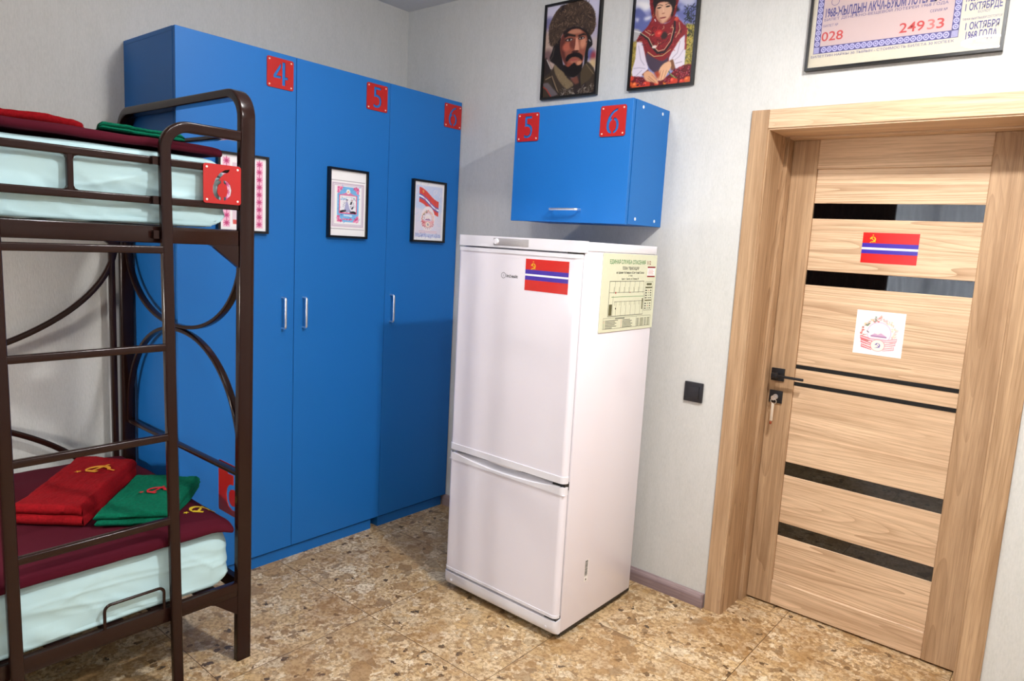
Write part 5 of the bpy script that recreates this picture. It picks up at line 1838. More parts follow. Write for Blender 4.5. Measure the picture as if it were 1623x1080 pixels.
WOMAN = [
    ('P',[(-0.236,1.086),(1.077,0.922),(1.227,-0.152),(-0.09,-0.075)],(140,144,192),0.01),
    ('P',[(-0.087,0.981),(0.314,0.933),(0.333,0.796),(0.163,0.763),(-0.053,0.839)],(206,206,220),0.08),
    ('P',[(-0.02,0.575),(-0.026,0.767),(0.071,0.8),(0.214,0.707),(0.279,0.768),(0.281,0.64),(0.133,0.543)],(96,104,160),0.03),
    ('P',[(-0.039,0.863),(0.062,0.869),(0.196,0.845),(0.265,0.786),(0.162,0.772),(0.083,0.815)],(238,236,238),0.05),
    ('P',[(-0.008,0.713),(0.076,0.695),(0.043,0.664)],(226,226,234),0.04),
    ('P',[(0.142,0.697),(0.272,0.709),(0.27,0.671),(0.176,0.668)],(224,222,232),0.04),
    ('P',[(0.669,0.742),(0.752,0.782),(0.868,0.719),(0.972,0.74),(0.97,0.561),(0.833,0.583),(0.685,0.673)],(104,110,168),0.04),
    ('P',[(0.688,0.855),(0.796,0.859),(0.961,0.823),(0.957,0.75),(0.839,0.739),(0.724,0.785)],(190,192,214),0.06),
    ('P',[(0.715,0.753),(0.782,0.762),(0.802,0.71),(0.743,0.7)],(150,156,200),0.04),
    ('P',[(-0.04,0.612),(0.067,0.592),(0.147,0.55),(0.081,0.487),(-0.038,0.48)],(178,176,178),0.03),
    ('S',[(-0.022,0.588),(0.117,0.553),(0.065,0.497)],0.012,(226,226,224)),
    ('P',[(-0.061,0.482),(0.076,0.47),(0.079,0.269),(0.024,0.114),(-0.059,0.102)],(150,130,60),0.03),
    ('C',[(-0.061,0.482),(0.076,0.47),(0.079,0.269),(0.024,0.114),(-0.059,0.102)],120,0.04,0.008,[(186,160,70),(104,96,50),(200,176,110)]),
    ('P',[(0.849,0.569),(0.985,0.551),(1.001,0.146),(0.871,0.155)],(154,140,60),0.03),
    ('C',[(0.849,0.569),(0.985,0.551),(1.001,0.146),(0.871,0.155)],140,0.04,0.009,[(196,170,66),(84,88,46),(60,62,40),(206,186,110)]),
    ('C',[(0.793,0.728),(0.946,0.735),(0.97,0.561),(0.82,0.585)],60,0.06,0.01,[(28,34,36),(44,52,50)]),
    ('C',[(0.885,0.504),(0.978,0.503),(0.962,0.431),(0.88,0.438)],20,0.05,0.009,[(40,48,40)]),
    ('P',[(0.674,0.758),(0.735,0.709),(0.667,0.7),(0.649,0.736)],(30,24,28),0.02),
    ('P',[(0.255,0.889),(0.662,0.842),(0.685,0.756),(0.658,0.668),(0.561,0.615),(0.398,0.624),(0.302,0.676),(0.263,0.753)],(118,28,34),0.012),
    ('C',[(0.255,0.889),(0.662,0.842),(0.685,0.756),(0.658,0.668),(0.561,0.615),(0.398,0.624),(0.302,0.676),(0.263,0.753)],90,0.05,0.009,[(150,44,44),(78,20,26),(196,120,70)]),
    ('P',[(0.305,0.875),(0.635,0.837),(0.64,0.72),(0.603,0.665),(0.531,0.79),(0.414,0.825),(0.347,0.794),(0.341,0.71),(0.31,0.773)],(36,28,30),0.012),
    ('P',[(0.345,0.786),(0.4,0.82),(0.528,0.809),(0.599,0.758),(0.601,0.699),(0.557,0.647),(0.478,0.609),(0.403,0.64),(0.344,0.706)],(222,172,142),0.01),
    ('P',[(0.344,0.706),(0.346,0.777),(0.383,0.739),(0.398,0.679),(0.47,0.614),(0.403,0.64)],(176,116,92),0.025),
    ('P',[(0.47,0.614),(0.557,0.647),(0.599,0.699),(0.591,0.65),(0.526,0.615)],(190,128,104),0.02),
    ('E',(0.393,0.77,0.0371,0.0071),(44,30,32),0.006),
    ('E',(0.537,0.768,0.0361,0.0081),(44,30,32),0.006),
    ('E',(0.396,0.769,0.0111,0.0071),(16,12,14),0.004),
    ('E',(0.534,0.768,0.0111,0.0071),(16,12,14),0.004),
    ('S',[(0.35,0.792),(0.403,0.798),(0.448,0.785)],0.009,(52,34,34)),
    ('S',[(0.496,0.789),(0.537,0.795),(0.585,0.783)],0.009,(52,34,34)),
    ('S',[(0.457,0.765),(0.473,0.721)],0.008,(238,196,168)),
    ('E',(0.469,0.708,0.0261,0.0051),(172,108,88),0.008),
    ('E',(0.469,0.666,0.0511,0.0081),(160,74,70),0.008),
    ('S',[(0.417,0.67),(0.52,0.666)],0.005,(98,40,42)),
    ('P',[(0.152,0.454),(0.275,0.348),(0.273,0.253),(0.246,0.238),(0.195,0.346)],(126,34,38),0.012),
    ('P',[(0.253,0.35),(0.4,0.282),(0.52,0.242),(0.613,0.277),(0.627,0.225),(0.503,0.149),(0.449,0.127),(0.343,0.161),(0.244,0.255)],(74,60,76),0.012),
    ('P',[(0.703,0.337),(0.662,0.231),(0.607,0.218),(0.599,0.278)],(120,32,38),0.012),
    ('P',[(0.062,0.462),(0.147,0.455),(0.246,0.264),(0.286,0.178),(0.2,0.117),(0.067,0.107),(0.011,0.168),(0.057,0.306)],(226,214,226),0.012),
    ('S',[(0.096,0.424),(0.152,0.28),(0.218,0.223)],0.014,(188,176,192)),
    ('S',[(0.043,0.201),(0.132,0.203),(0.238,0.186)],0.016,(196,184,200)),
    ('S',[(0.097,0.127),(0.18,0.173)],0.012,(184,172,188)),
    ('P',[(0.703,0.388),(0.829,0.464),(0.872,0.323),(0.87,0.168),(0.786,0.132),(0.696,0.182),(0.618,0.238),(0.651,0.308)],(226,216,226),0.012),
    ('S',[(0.776,0.406),(0.749,0.3),(0.672,0.255)],0.016,(190,178,192)),
    ('S',[(0.841,0.325),(0.782,0.263),(0.716,0.235)],0.014,(196,184,198)),
    ('S',[(0.83,0.209),(0.735,0.2)],0.014,(182,170,184)),
    ('P',[(0.189,0.129),(0.284,0.174),(0.308,0.155),(0.233,0.108)],(104,52,44),0.01),
    ('P',[(0.626,0.234),(0.687,0.246),(0.743,0.14),(0.674,0.137)],(126,84,56),0.012),
    ('P',[(0.297,0.685),(0.397,0.628),(0.5,0.605),(0.582,0.617),(0.659,0.66),(0.778,0.593),(0.875,0.521),(0.864,0.479),(0.773,0.431),(0.682,0.339),(0.606,0.278),(0.52,0.24),(0.401,0.273),(0.262,0.336),(0.16,0.449),(0.061,0.471),(0.093,0.529),(0.187,0.581),(0.266,0.641)],(134,36,42),0.012),
    ('C',[(0.297,0.685),(0.397,0.628),(0.5,0.605),(0.582,0.617),(0.659,0.66),(0.778,0.593),(0.875,0.521),(0.864,0.479),(0.773,0.431),(0.682,0.339),(0.606,0.278),(0.52,0.24),(0.401,0.273),(0.262,0.336),(0.16,0.449),(0.061,0.471),(0.093,0.529),(0.187,0.581),(0.266,0.641)],170,0.06,0.008,[(176,58,56),(90,22,30),(46,30,34),(214,184,140),(160,48,50)]),
    ('S',[(0.118,0.544),(0.244,0.48),(0.312,0.405),(0.423,0.327),(0.537,0.326),(0.637,0.41),(0.676,0.532),(0.666,0.609)],0.03,(44,32,36)),
    ('S',[(0.117,0.553),(0.257,0.488),(0.325,0.413),(0.435,0.343),(0.533,0.352),(0.621,0.429),(0.654,0.543)],0.008,(222,200,160)),
    ('S',[(0.189,0.563),(0.282,0.52)],0.008,(222,200,160)),
    ('S',[(0.261,0.349),(0.369,0.297),(0.513,0.294),(0.633,0.343)],0.01,(206,174,120)),
    ('E',(0.364,0.392,0.0401,0.0151),(226,206,196),0.012),
    ('E',(0.419,0.52,0.0631,0.0351),(196,48,48),0.012),
    ('E',(0.428,0.521,0.0291,0.0131),(226,96,80),0.012),
    ('E',(0.515,0.489,0.0481,0.0341),(56,40,40),0.02),
    ('E',(0.691,0.631,0.0331,0.0181),(206,80,62),0.012),
    ('S',[(0.737,0.593),(0.76,0.524),(0.701,0.455)],0.008,(214,186,140)),
    ('S',[(0.335,0.664),(0.352,0.645)],0.012,(236,226,226)),
    ('P',[(0.842,0.516),(0.87,0.514),(0.883,0.322),(0.858,0.324)],(150,44,46),0.008),
    ('P',[(-0.06,0.111),(0.023,0.123),(0.22,0.1),(0.474,0.048),(0.678,0.111),(0.729,0.141),(0.984,0.172),(1.011,-0.022),(-0.045,-0.006)],(104,28,34),0.012),
    ('E',(0.01,0.102,0.0461,0.0251),(204,62,44),0.012),
    ('E',(-0.005,0.112,0.0141,0.0071),(255,104,82),0.015),
    ('E',(0.095,0.025,0.0721,0.0381),(214,92,46),0.012),
    ('E',(0.072,0.042,0.0211,0.0111),(255,140,85),0.015),
    ('E',(0.717,0.027,0.0721,0.0401),(204,62,44),0.012),
    ('E',(0.693,0.045,0.0221,0.0121),(255,104,82),0.015),
    ('E',(0.943,0.029,0.0571,0.0321),(214,92,46),0.012),
    ('E',(0.924,0.042,0.0171,0.0081),(255,140,85),0.015),
    ('E',(0.274,0.022,0.0681,0.0361),(204,62,44),0.012),
    ('E',(0.252,0.038,0.0201,0.0101),(255,104,82),0.015),
    ('E',(0.202,0.009,0.0451,0.0241),(204,62,44),0.012),
    ('E',(0.187,0.02,0.0141,0.0071),(255,104,82),0.015),
    ('E',(0.448,0.024,0.0381,0.0211),(204,62,44),0.012),
    ('E',(0.436,0.032,0.0111,0.0051),(255,104,82),0.015),
    ('E',(0.856,0.018,0.0411,0.0231),(204,62,44),0.012),
    ('E',(0.842,0.028,0.0131,0.0071),(255,104,82),0.015),
    ('E',(0.605,0.022,0.0481,0.0261),(226,124,52),0.012),
    ('E',(0.589,0.033,0.0151,0.0071),(255,178,92),0.015),
    ('E',(-0.005,0.045,0.0451,0.0241),(214,92,46),0.012),
    ('E',(-0.021,0.055,0.0141,0.0061),(255,140,85),0.015),
    ('E',(0.133,0.102,0.0201,0.0111),(112,20,36),0.006),
    ('E',(0.127,0.106,0.0061,0.0031),(222,150,150),0.004),
    ('E',(0.831,0.14,0.0181,0.0101),(84,16,32),0.006),
    ('E',(0.825,0.144,0.0061,0.0031),(222,150,150),0.004),
    ('E',(0.78,0.091,0.0181,0.0111),(140,28,44),0.006),
    ('E',(0.774,0.094,0.0061,0.0021),(222,150,150),0.004),
    ('E',(0.955,0.074,0.0181,0.0101),(112,20,36),0.006),
    ('E',(0.95,0.078,0.0051,0.0031),(222,150,150),0.004),
    ('E',(0.115,0.058,0.0201,0.0101),(140,28,44),0.006),
    ('E',(0.109,0.062,0.0051,0.0021),(222,150,150),0.004),
    ('E',(0.716,0.08,0.0191,0.0101),(112,20,36),0.006),
    ('E',(0.711,0.084,0.0051,0.0031),(222,150,150),0.004),
    ('E',(0.23,0.086,0.0201,0.0101),(112,20,36),0.006),
    ('E',(0.224,0.09,0.0061,0.0021),(222,150,150),0.004),
    ('E',(0.964,0.098,0.0181,0.0101),(84,16,32),0.006),
    ('E',(0.959,0.102,0.0051,0.0021),(222,150,150),0.004),
    ('E',(0.134,0.03,0.0191,0.0111),(112,20,36),0.006),
    ('E',(0.127,0.034,0.0061,0.0031),(222,150,150),0.004),
    ('E',(0.643,0.047,0.0181,0.0101),(140,28,44),0.006),
    ('E',(0.637,0.051,0.0051,0.0031),(222,150,150),0.004),
    ('E',(0.953,0.129,0.0181,0.0101),(140,28,44),0.006),
    ('E',(0.948,0.133,0.0051,0.0021),(222,150,150),0.004),
    ('E',(0.863,0.164,0.0181,0.0101),(84,16,32),0.006),
    ('E',(0.857,0.168,0.0061,0.0021),(222,150,150),0.004),
    ('E',(0.112,0.08,0.0201,0.0111),(140,28,44),0.006),
    ('E',(0.106,0.084,0.0061,0.0031),(222,150,150),0.004),
    ('E',(0.795,0.117,0.0181,0.0101),(84,16,32),0.006),
    ('E',(0.788,0.121,0.0061,0.0031),(222,150,150),0.004),
    ('E',(0.786,0.068,0.0181,0.0111),(84,16,32),0.006),
    ('E',(0.78,0.071,0.0061,0.0021),(222,150,150),0.004),
    ('E',(0.819,0.108,0.0181,0.0101),(140,28,44),0.006),
    ('E',(0.813,0.112,0.0051,0.0031),(222,150,150),0.004),
    ('E',(0.857,0.164,0.0171,0.0101),(112,20,36),0.006),
    ('E',(0.851,0.168,0.0051,0.0031),(222,150,150),0.004),
    ('E',(0.193,0.027,0.0201,0.0111),(112,20,36),0.006),
    ('E',(0.187,0.031,0.0061,0.0031),(222,150,150),0.004),
    ('E',(0.235,0.025,0.0191,0.0111),(140,28,44),0.006),
    ('E',(0.229,0.029,0.0061,0.0031),(222,150,150),0.004),
    ('E',(0.942,0.131,0.0181,0.0101),(140,28,44),0.006),
    ('E',(0.937,0.135,0.0051,0.0031),(222,150,150),0.004),
    ('E',(0.912,0.074,0.0181,0.0111),(140,28,44),0.006),
    ('E',(0.907,0.077,0.0051,0.0021),(222,150,150),0.004),
    ('E',(0.953,0.148,0.0181,0.0101),(140,28,44),0.006),
    ('E',(0.948,0.151,0.0051,0.0021),(222,150,150),0.004),
    ('E',(0.802,0.153,0.0181,0.0101),(140,28,44),0.006),
    ('E',(0.796,0.157,0.0051,0.0031),(222,150,150),0.004),
    ('E',(0.595,0.049,0.0181,0.0101),(140,28,44),0.006),
    ('E',(0.588,0.053,0.0061,0.0021),(222,150,150),0.004),
    ('E',(0.923,0.092,0.0181,0.0101),(84,16,32),0.006),
    ('E',(0.917,0.096,0.0061,0.0031),(222,150,150),0.004),
    ('E',(0.236,0.086,0.0191,0.0101),(112,20,36),0.006),
    ('E',(0.23,0.09,0.0061,0.0031),(222,150,150),0.004),
    ('E',(0.876,0.063,0.0171,0.0101),(112,20,36),0.006),
    ('E',(0.87,0.067,0.0051,0.0031),(222,150,150),0.004),
    ('E',(0.873,0.074,0.0181,0.0101),(140,28,44),0.006),
    ('E',(0.867,0.078,0.0061,0.0031),(222,150,150),0.004),
    ('E',(0.129,0.029,0.0201,0.0111),(84,16,32),0.006),
    ('E',(0.123,0.033,0.0061,0.0021),(222,150,150),0.004),
    ('E',(0.847,0.074,0.0181,0.0101),(112,20,36),0.006),
    ('E',(0.841,0.078,0.0061,0.0031),(222,150,150),0.004),
    ('E',(0.595,0.059,0.0181,0.0111),(140,28,44),0.006),
    ('E',(0.589,0.062,0.0051,0.0021),(222,150,150),0.004),
    ('E',(0.821,0.152,0.0181,0.0101),(140,28,44),0.006),
    ('E',(0.815,0.156,0.0061,0.0031),(222,150,150),0.004),
    ('E',(0.838,0.057,0.0181,0.0101),(112,20,36),0.006),
    ('E',(0.832,0.061,0.0061,0.0031),(222,150,150),0.004),
    ('E',(0.582,0.042,0.0181,0.0111),(84,16,32),0.006),
    ('E',(0.575,0.046,0.0061,0.0031),(222,150,150),0.004),
    ('E',(0.783,0.119,0.0181,0.0101),(112,20,36),0.006),
    ('E',(0.777,0.123,0.0061,0.0021),(222,150,150),0.004),
    ('E',(0.927,0.102,0.0181,0.0101),(112,20,36),0.006),
    ('E',(0.922,0.106,0.0051,0.0031),(222,150,150),0.004),
    ('E',(0.171,0.077,0.0191,0.0101),(112,20,36),0.006),
    ('E',(0.164,0.081,0.0061,0.0021),(222,150,150),0.004),
    ('E',(0.848,0.106,0.0181,0.0101),(84,16,32),0.006),
    ('E',(0.842,0.11,0.0061,0.0031),(222,150,150),0.004),
    ('E',(0.922,0.076,0.0171,0.0111),(84,16,32),0.006),
    ('E',(0.916,0.079,0.0051,0.0021),(222,150,150),0.004),
    ('E',(0.718,0.142,0.0181,0.0111),(84,16,32),0.006),
    ('E',(0.712,0.146,0.0051,0.0031),(222,150,150),0.004),
    ('E',(0.142,0.067,0.0201,0.0111),(84,16,32),0.006),
    ('E',(0.136,0.071,0.0061,0.0031),(222,150,150),0.004),
    ('E',(0.232,0.072,0.0191,0.0101),(112,20,36),0.006),
    ('E',(0.226,0.076,0.0061,0.0021),(222,150,150),0.004),
    ('E',(0.714,0.116,0.0191,0.0101),(140,28,44),0.006),
    ('E',(0.709,0.12,0.0051,0.0031),(222,150,150),0.004),
    ('E',(0.78,0.139,0.0191,0.0101),(84,16,32),0.006),
    ('E',(0.775,0.143,0.0051,0.0031),(222,150,150),0.004),
    ('E',(0.211,0.074,0.0191,0.0111),(84,16,32),0.006),
    ('E',(0.205,0.078,0.0061,0.0031),(222,150,150),0.004),
    ('E',(0.955,0.113,0.0181,0.0101),(112,20,36),0.006),
    ('E',(0.95,0.117,0.0051,0.0021),(222,150,150),0.004),
    ('E',(0.619,0.013,0.0191,0.0101),(140,28,44),0.006),
    ('E',(0.613,0.017,0.0051,0.0021),(222,150,150),0.004),
    ('E',(0.847,0.147,0.0171,0.0101),(140,28,44),0.006),
    ('E',(0.84,0.151,0.0061,0.0021),(222,150,150),0.004),
    ('E',(0.587,0.031,0.0191,0.0101),(84,16,32),0.006),
    ('E',(0.581,0.035,0.0061,0.0031),(222,150,150),0.004),
    ('E',(0.162,0.055,0.0191,0.0101),(84,16,32),0.006),
    ('E',(0.155,0.059,0.0061,0.0031),(222,150,150),0.004),
    ('E',(0.954,0.125,0.0181,0.0101),(84,16,32),0.006),
    ('E',(0.948,0.129,0.0051,0.0031),(222,150,150),0.004),
    ('E',(0.193,0.045,0.0191,0.0101),(112,20,36),0.006),
    ('E',(0.186,0.049,0.0061,0.0031),(222,150,150),0.004),
    ('E',(0.867,0.096,0.0181,0.0101),(112,20,36),0.006),
    ('E',(0.861,0.1,0.0061,0.0021),(222,150,150),0.004),
    ('E',(0.893,0.093,0.0181,0.0101),(112,20,36),0.006),
    ('E',(0.887,0.097,0.0061,0.0021),(222,150,150),0.004),
    ('E',(0.654,0.053,0.0191,0.0101),(112,20,36),0.006),
    ('E',(0.649,0.057,0.0051,0.0031),(222,150,150),0.004),
    ('E',(0.965,0.104,0.0181,0.0101),(84,16,32),0.006),
    ('E',(0.959,0.108,0.0051,0.0031),(222,150,150),0.004),
    ('E',(0.832,0.126,0.0181,0.0111),(84,16,32),0.006),
    ('E',(0.826,0.13,0.0051,0.0031),(222,150,150),0.004),
    ('E',(0.769,0.093,0.0181,0.0101),(140,28,44),0.006),
    ('E',(0.763,0.097,0.0051,0.0031),(222,150,150),0.004),
    ('E',(0.815,0.138,0.0181,0.0101),(140,28,44),0.006),
    ('E',(0.809,0.142,0.0051,0.0031),(222,150,150),0.004),
    ('E',(0.616,0.036,0.0191,0.0111),(112,20,36),0.006),
    ('E',(0.61,0.04,0.0061,0.0031),(222,150,150),0.004),
    ('E',(0.787,0.138,0.0181,0.0101),(84,16,32),0.006),
    ('E',(0.782,0.142,0.0051,0.0031),(222,150,150),0.004),
    ('E',(0.871,0.059,0.0181,0.0101),(112,20,36),0.006),
    ('E',(0.865,0.063,0.0061,0.0031),(222,150,150),0.004),
    ('E',(0.926,0.09,0.0181,0.0101),(140,28,44),0.006),
    ('E',(0.921,0.094,0.0051,0.0021),(222,150,150),0.004),
    ('E',(0.751,0.131,0.0191,0.0101),(140,28,44),0.006),
    ('E',(0.745,0.135,0.0061,0.0031),(222,150,150),0.004),
    ('E',(0.656,0.03,0.0191,0.0111),(140,28,44),0.006),
    ('E',(0.65,0.033,0.0061,0.0021),(222,150,150),0.004),
    ('E',(0.611,0.045,0.0181,0.0111),(140,28,44),0.006),
    ('E',(0.604,0.049,0.0061,0.0031),(222,150,150),0.004),
    ('E',(0.868,0.149,0.0181,0.0101),(84,16,32),0.006),
    ('E',(0.862,0.153,0.0061,0.0031),(222,150,150),0.004),
    ('E',(0.597,0.043,0.0181,0.0101),(112,20,36),0.006),
    ('E',(0.591,0.047,0.0051,0.0031),(222,150,150),0.004),
    ('E',(0.841,0.089,0.0181,0.0101),(140,28,44),0.006),
    ('E',(0.835,0.093,0.0051,0.0031),(222,150,150),0.004),
    ('E',(0.648,0.031,0.0181,0.0101),(140,28,44),0.006),
    ('E',(0.641,0.035,0.0061,0.0031),(222,150,150),0.004),
    ('P',[(0.222,0.142),(0.297,0.159),(0.396,0.116),(0.462,0.049),(0.472,0.018),(0.374,0.042),(0.281,0.057),(0.232,0.095)],(224,168,128),0.01),
    ('S',[(0.308,0.103),(0.433,0.034)],0.007,(160,98,72)),
    ('S',[(0.295,0.086),(0.404,0.031)],0.006,(160,98,72)),
    ('S',[(0.357,0.117),(0.453,0.054)],0.006,(176,112,84)),
    ('P',[(0.446,0.067),(0.483,0.172),(0.565,0.22),(0.646,0.225),(0.664,0.171),(0.614,0.111),(0.574,0.063),(0.516,0.049)],(232,180,140),0.01),
    ('S',[(0.503,0.149),(0.479,0.065)],0.007,(170,108,80)),
    ('S',[(0.546,0.146),(0.515,0.058)],0.007,(170,108,80)),
    ('S',[(0.596,0.142),(0.564,0.068)],0.007,(170,108,80)),
    ('P',[(0.391,0.132),(0.46,0.153),(0.495,0.107),(0.457,0.067)],(170,70,46),0.02),
    ('S',[(0.633,0.131),(0.681,0.085),(0.768,0.054)],0.014,(86,110,54)),
    ('S',[(0.665,0.103),(0.739,0.064)],0.006,(170,190,120)),
]
cv = Canvas(150, 204, (150, 140, 150), 0.413 / 0.303)
cv.run(MAN)
picture('portrait_picture', WB(0.996, 2.188), 0.322, 0.432, 0.010, 0.020, cv,
        'framed portrait of a bearded man in a brown fur hat above the wall cabinet', group='framed portraits above the wall cabinet')
cv = Canvas(150, 204, (150, 140, 150), 0.413 / 0.292)
cv.run(WOMAN)
picture('portrait_picture', WB(1.483, 2.188), 0.311, 0.432, 0.010, 0.020, cv,
        'framed portrait of a woman in a red headscarf with fruit above the wall cabinet', group='framed portraits above the wall cabinet')

# banknote-like pictures on the wardrobe doors
DG = 'framed prints on the wardrobe doors'
cv = Canvas(100, 150, (250, 247, 248), 1.5)
cv.poly([(.78, .04), (.93, .04), (.93, .96), (.78, .96)], (244, 190, 214), 0.0)
cv.poly([(.07, .04), (.22, .04), (.22, .96), (.07, .96)], (244, 190, 214), 0.0)
for k in range(9):
    y = .09 + k * .103
    for x in (.145, .855):
        for t in range(4):
            a_ = t * PI / 4
            cv.stroke([(x - .055 * math.cos(a_), y - .036 * math.sin(a_)), (x + .055 * math.cos(a_), y + .036 * math.sin(a_))], .018, (196, 62, 120))
        cv.stroke([(x, y + .04), (x, y + .06)], .016, (206, 90, 140))
cv.poly([(.27, .10), (.73, .10), (.73, .90), (.27, .90)], (232, 214, 226), 0.0)
cv.ellipse(.5, .55, .17, .18, (206, 150, 176), 0.03)
cv.poly([(.28, .08), (.72, .08), (.72, .14), (.28, .14)], (214, 96, 92), 0.0)
picture('framed_print', WD(-1.331, 1.480), 0.215, 0.313, 0.010, 0.021, cv, 'framed pink and white print half hidden behind the bed post', group=DG)

cv = Canvas(120, 180, (252, 250, 250), 1.5)
for q, c in ((.845, (150, 138, 148)), (.105, (150, 138, 148))):
    cv.stroke([(.03, q), (.97, q)], .012, c)
for k, (i, c) in enumerate(((.045, (236, 222, 232)), (.065, (206, 192, 206)), (.09, (240, 230, 238)), (.105, (214, 202, 216)), (.125, (252, 250, 251)))):
    cv.poly([(i, .105 + i * .62), (1 - i, .105 + i * .62), (1 - i, .845 - i * .62), (i, .845 - i * .62)], c, 0.0)
cv.poly([(.20, .215), (.80, .215), (.80, .755), (.20, .755)], (122, 188, 236), 0.0)
cv.curls([(.20, .215), (.80, .215), (.80, .755), (.20, .755)], 120, .06, .014, [(140, 204, 246), (104, 170, 226)])
for x, sx in ((.20, 1), (.80, -1)):
    for y, sy in ((.215, 1), (.755, -1)):
        cv.poly([(x, y), (x + sx * .16, y), (x + sx * .13, y + sy * .035), (x + sx * .08, y + sy * .055), (x + sx * .06, y + sy * .095), (x, y + sy * .10)], (240, 130, 178), 0.0)
        cv.curls([(x, y), (x + sx * .13, y), (x + sx * .06, y + sy * .09), (x, y + sy * .09)], 26, .04, .016, [(252, 196, 218), (206, 70, 130)])
cv.poly([(.25, .345), (.75, .345), (.75, .635), (.25, .635)], (238, 92, 136), 0.0)
cv.poly([(.275, .358), (.725, .358), (.725, .622), (.275, .622)], (248, 246, 250), 0.0)
cv.poly([(.30, .638), (.40, .655), (.50, .69), (.60, .655), (.70, .638)], (240, 118, 160), 0.0)
cv.ellipse(.5, .685, .055, .037, (252, 250, 246), 0.003)
cv.stroke([(.48, .675), (.50, .69), (.52, .68)], .016, (232, 140, 70))
cv.stroke([(.30, .56), (.44, .575)], .035, (176, 216, 240))
cv.stroke([(.44, .60), (.70, .605)], .016, (206, 224, 232))
# a seated couple: pale figure on the left, dark figure on the right
cv.poly([(.40, .42), (.44, .53), (.49, .53), (.54, .43), (.60, .37), (.42, .37)], (178, 178, 214), 0.004)
cv.ellipse(.465, .545, .026, .018, (206, 190, 204), 0.002)
cv.stroke([(.44, .562), (.49, .558)], .016, (34, 30, 44))
cv.poly([(.55, .42), (.56, .52), (.60, .54), (.66, .52), (.66, .44), (.62, .40)], (236, 234, 240), 0.003)
cv.poly([(.55, .49), (.58, .54), (.62, .53), (.60, .49)], (36, 32, 46), 0.003)
cv.poly([(.59, .44), (.66, .47), (.65, .43), (.60, .41)], (36, 32, 46), 0.003)
cv.ellipse(.61, .553, .024, .017, (206, 186, 180), 0.002)
cv.stroke([(.30, .372), (.38, .385), (.42, .39)], .05, (40, 34, 46))
cv.stroke([(.58, .368), (.66, .372), (.70, .365)], .055, (40, 34, 46))
cv.stroke([(.645, .585), (.69, .582)], .014, (44, 38, 50))
cv.curls([(.28, .36), (.72, .36), (.72, .60), (.28, .60)], 40, .04, .008, [(150, 150, 190), (196, 206, 226), (90, 86, 120)])
cv.poly([(.38, .305), (.62, .300), (.62, .325), (.38, .33)], (214, 232, 248), 0.004)
cv.stroke([(.30, .325), (.34, .322)], .016, (60, 110, 180))
cv.stroke([(.36, .262), (.44, .255), (.52, .255), (.62, .262)], .030, (238, 110, 160))
cv.curls([(.36, .25), (.62, .25), (.62, .272), (.36, .272)], 16, .03, .012, [(250, 190, 214), (196, 66, 124)])
picture('framed_print', WD(-0.8255, 1.480), 0.215, 0.3125, 0.010, 0.021, cv, 'framed blue and pink print of a seated couple on the second wardrobe door', group=DG)

cv = Canvas(120, 170, (250, 248, 250), 1.42)
cv.poly([(.06, .05), (.94, .05), (.94, .935), (.06, .935)], (232, 226, 240), 0.0)
cv.poly([(.06, .55), (.94, .50), (.94, .935), (.06, .935)], (206, 216, 242), 0.05)
cv.curls([(.06, .05), (.94, .05), (.94, .935), (.06, .935)], 60, .16, .02, [(218, 222, 242), (238, 230, 240)])
def wavy(v0, v1, col):
    n = 16
    up = [(.17 + .66 * i / n, v1 - .225 * i / n + .020 * math.sin(i / n * 6.0)) for i in range(n + 1)]
    dn = [(.17 + .66 * i / n, v0 - .225 * i / n + .020 * math.sin(i / n * 6.0)) for i in range(n, -1, -1)]
    cv.poly(up + dn, col, 0.0)
wavy(.655, .915, (226, 84, 74))
wavy(.725, .800, (84, 104, 186))
wavy(.750, .778, (250, 250, 252))
for i in range(3):
    x = .34 + i * .18
    cv.stroke([(x, .86 - .22 * (x - .17) / .66), (x + .05, .66 - .22 * (x - .17) / .66)], .05, (206, 66, 84), 0.35)
for p in hammer_sickle():
    cv.poly([(.30 + x * .035, .835 + y * .035 / 1.42) for x, y in p], (246, 206, 120), 0.0)
cv.ellipse(.48, .375, .235, .215, (248, 236, 240), 0.004)
soviet_emblem(cv, .48, .375, .215, 1.0)
for k in range(10):
    a_ = math.radians(200 + 14 * k)
    cv.stroke([(.48 + .2 * math.cos(a_), .375 + .15 * math.sin(a_)), (.48 + .24 * math.cos(a_), .375 + .18 * math.sin(a_))], .02, (170, 110, 120), 0.6)
for v in (.158, .132):
    for k in range(14):
        x = .20 + k * .043
        cv.stroke([(x, v), (x + .026, v)], .014, (236, 186, 190))
cv.poly([(.07, .055), (.93, .055), (.93, .11), (.07, .11)], (200, 206, 236), 0.0)
cv.curls([(.07, .055), (.93, .055), (.93, .11), (.07, .11)], 80, .05, .010, [(150, 156, 206), (226, 228, 244)])
picture('framed_print', WD(-0.334, 1.480), 0.225, 0.3125, 0.010, 0.021, cv, 'framed print of a red waving flag over an emblem on the third wardrobe door', group=DG)

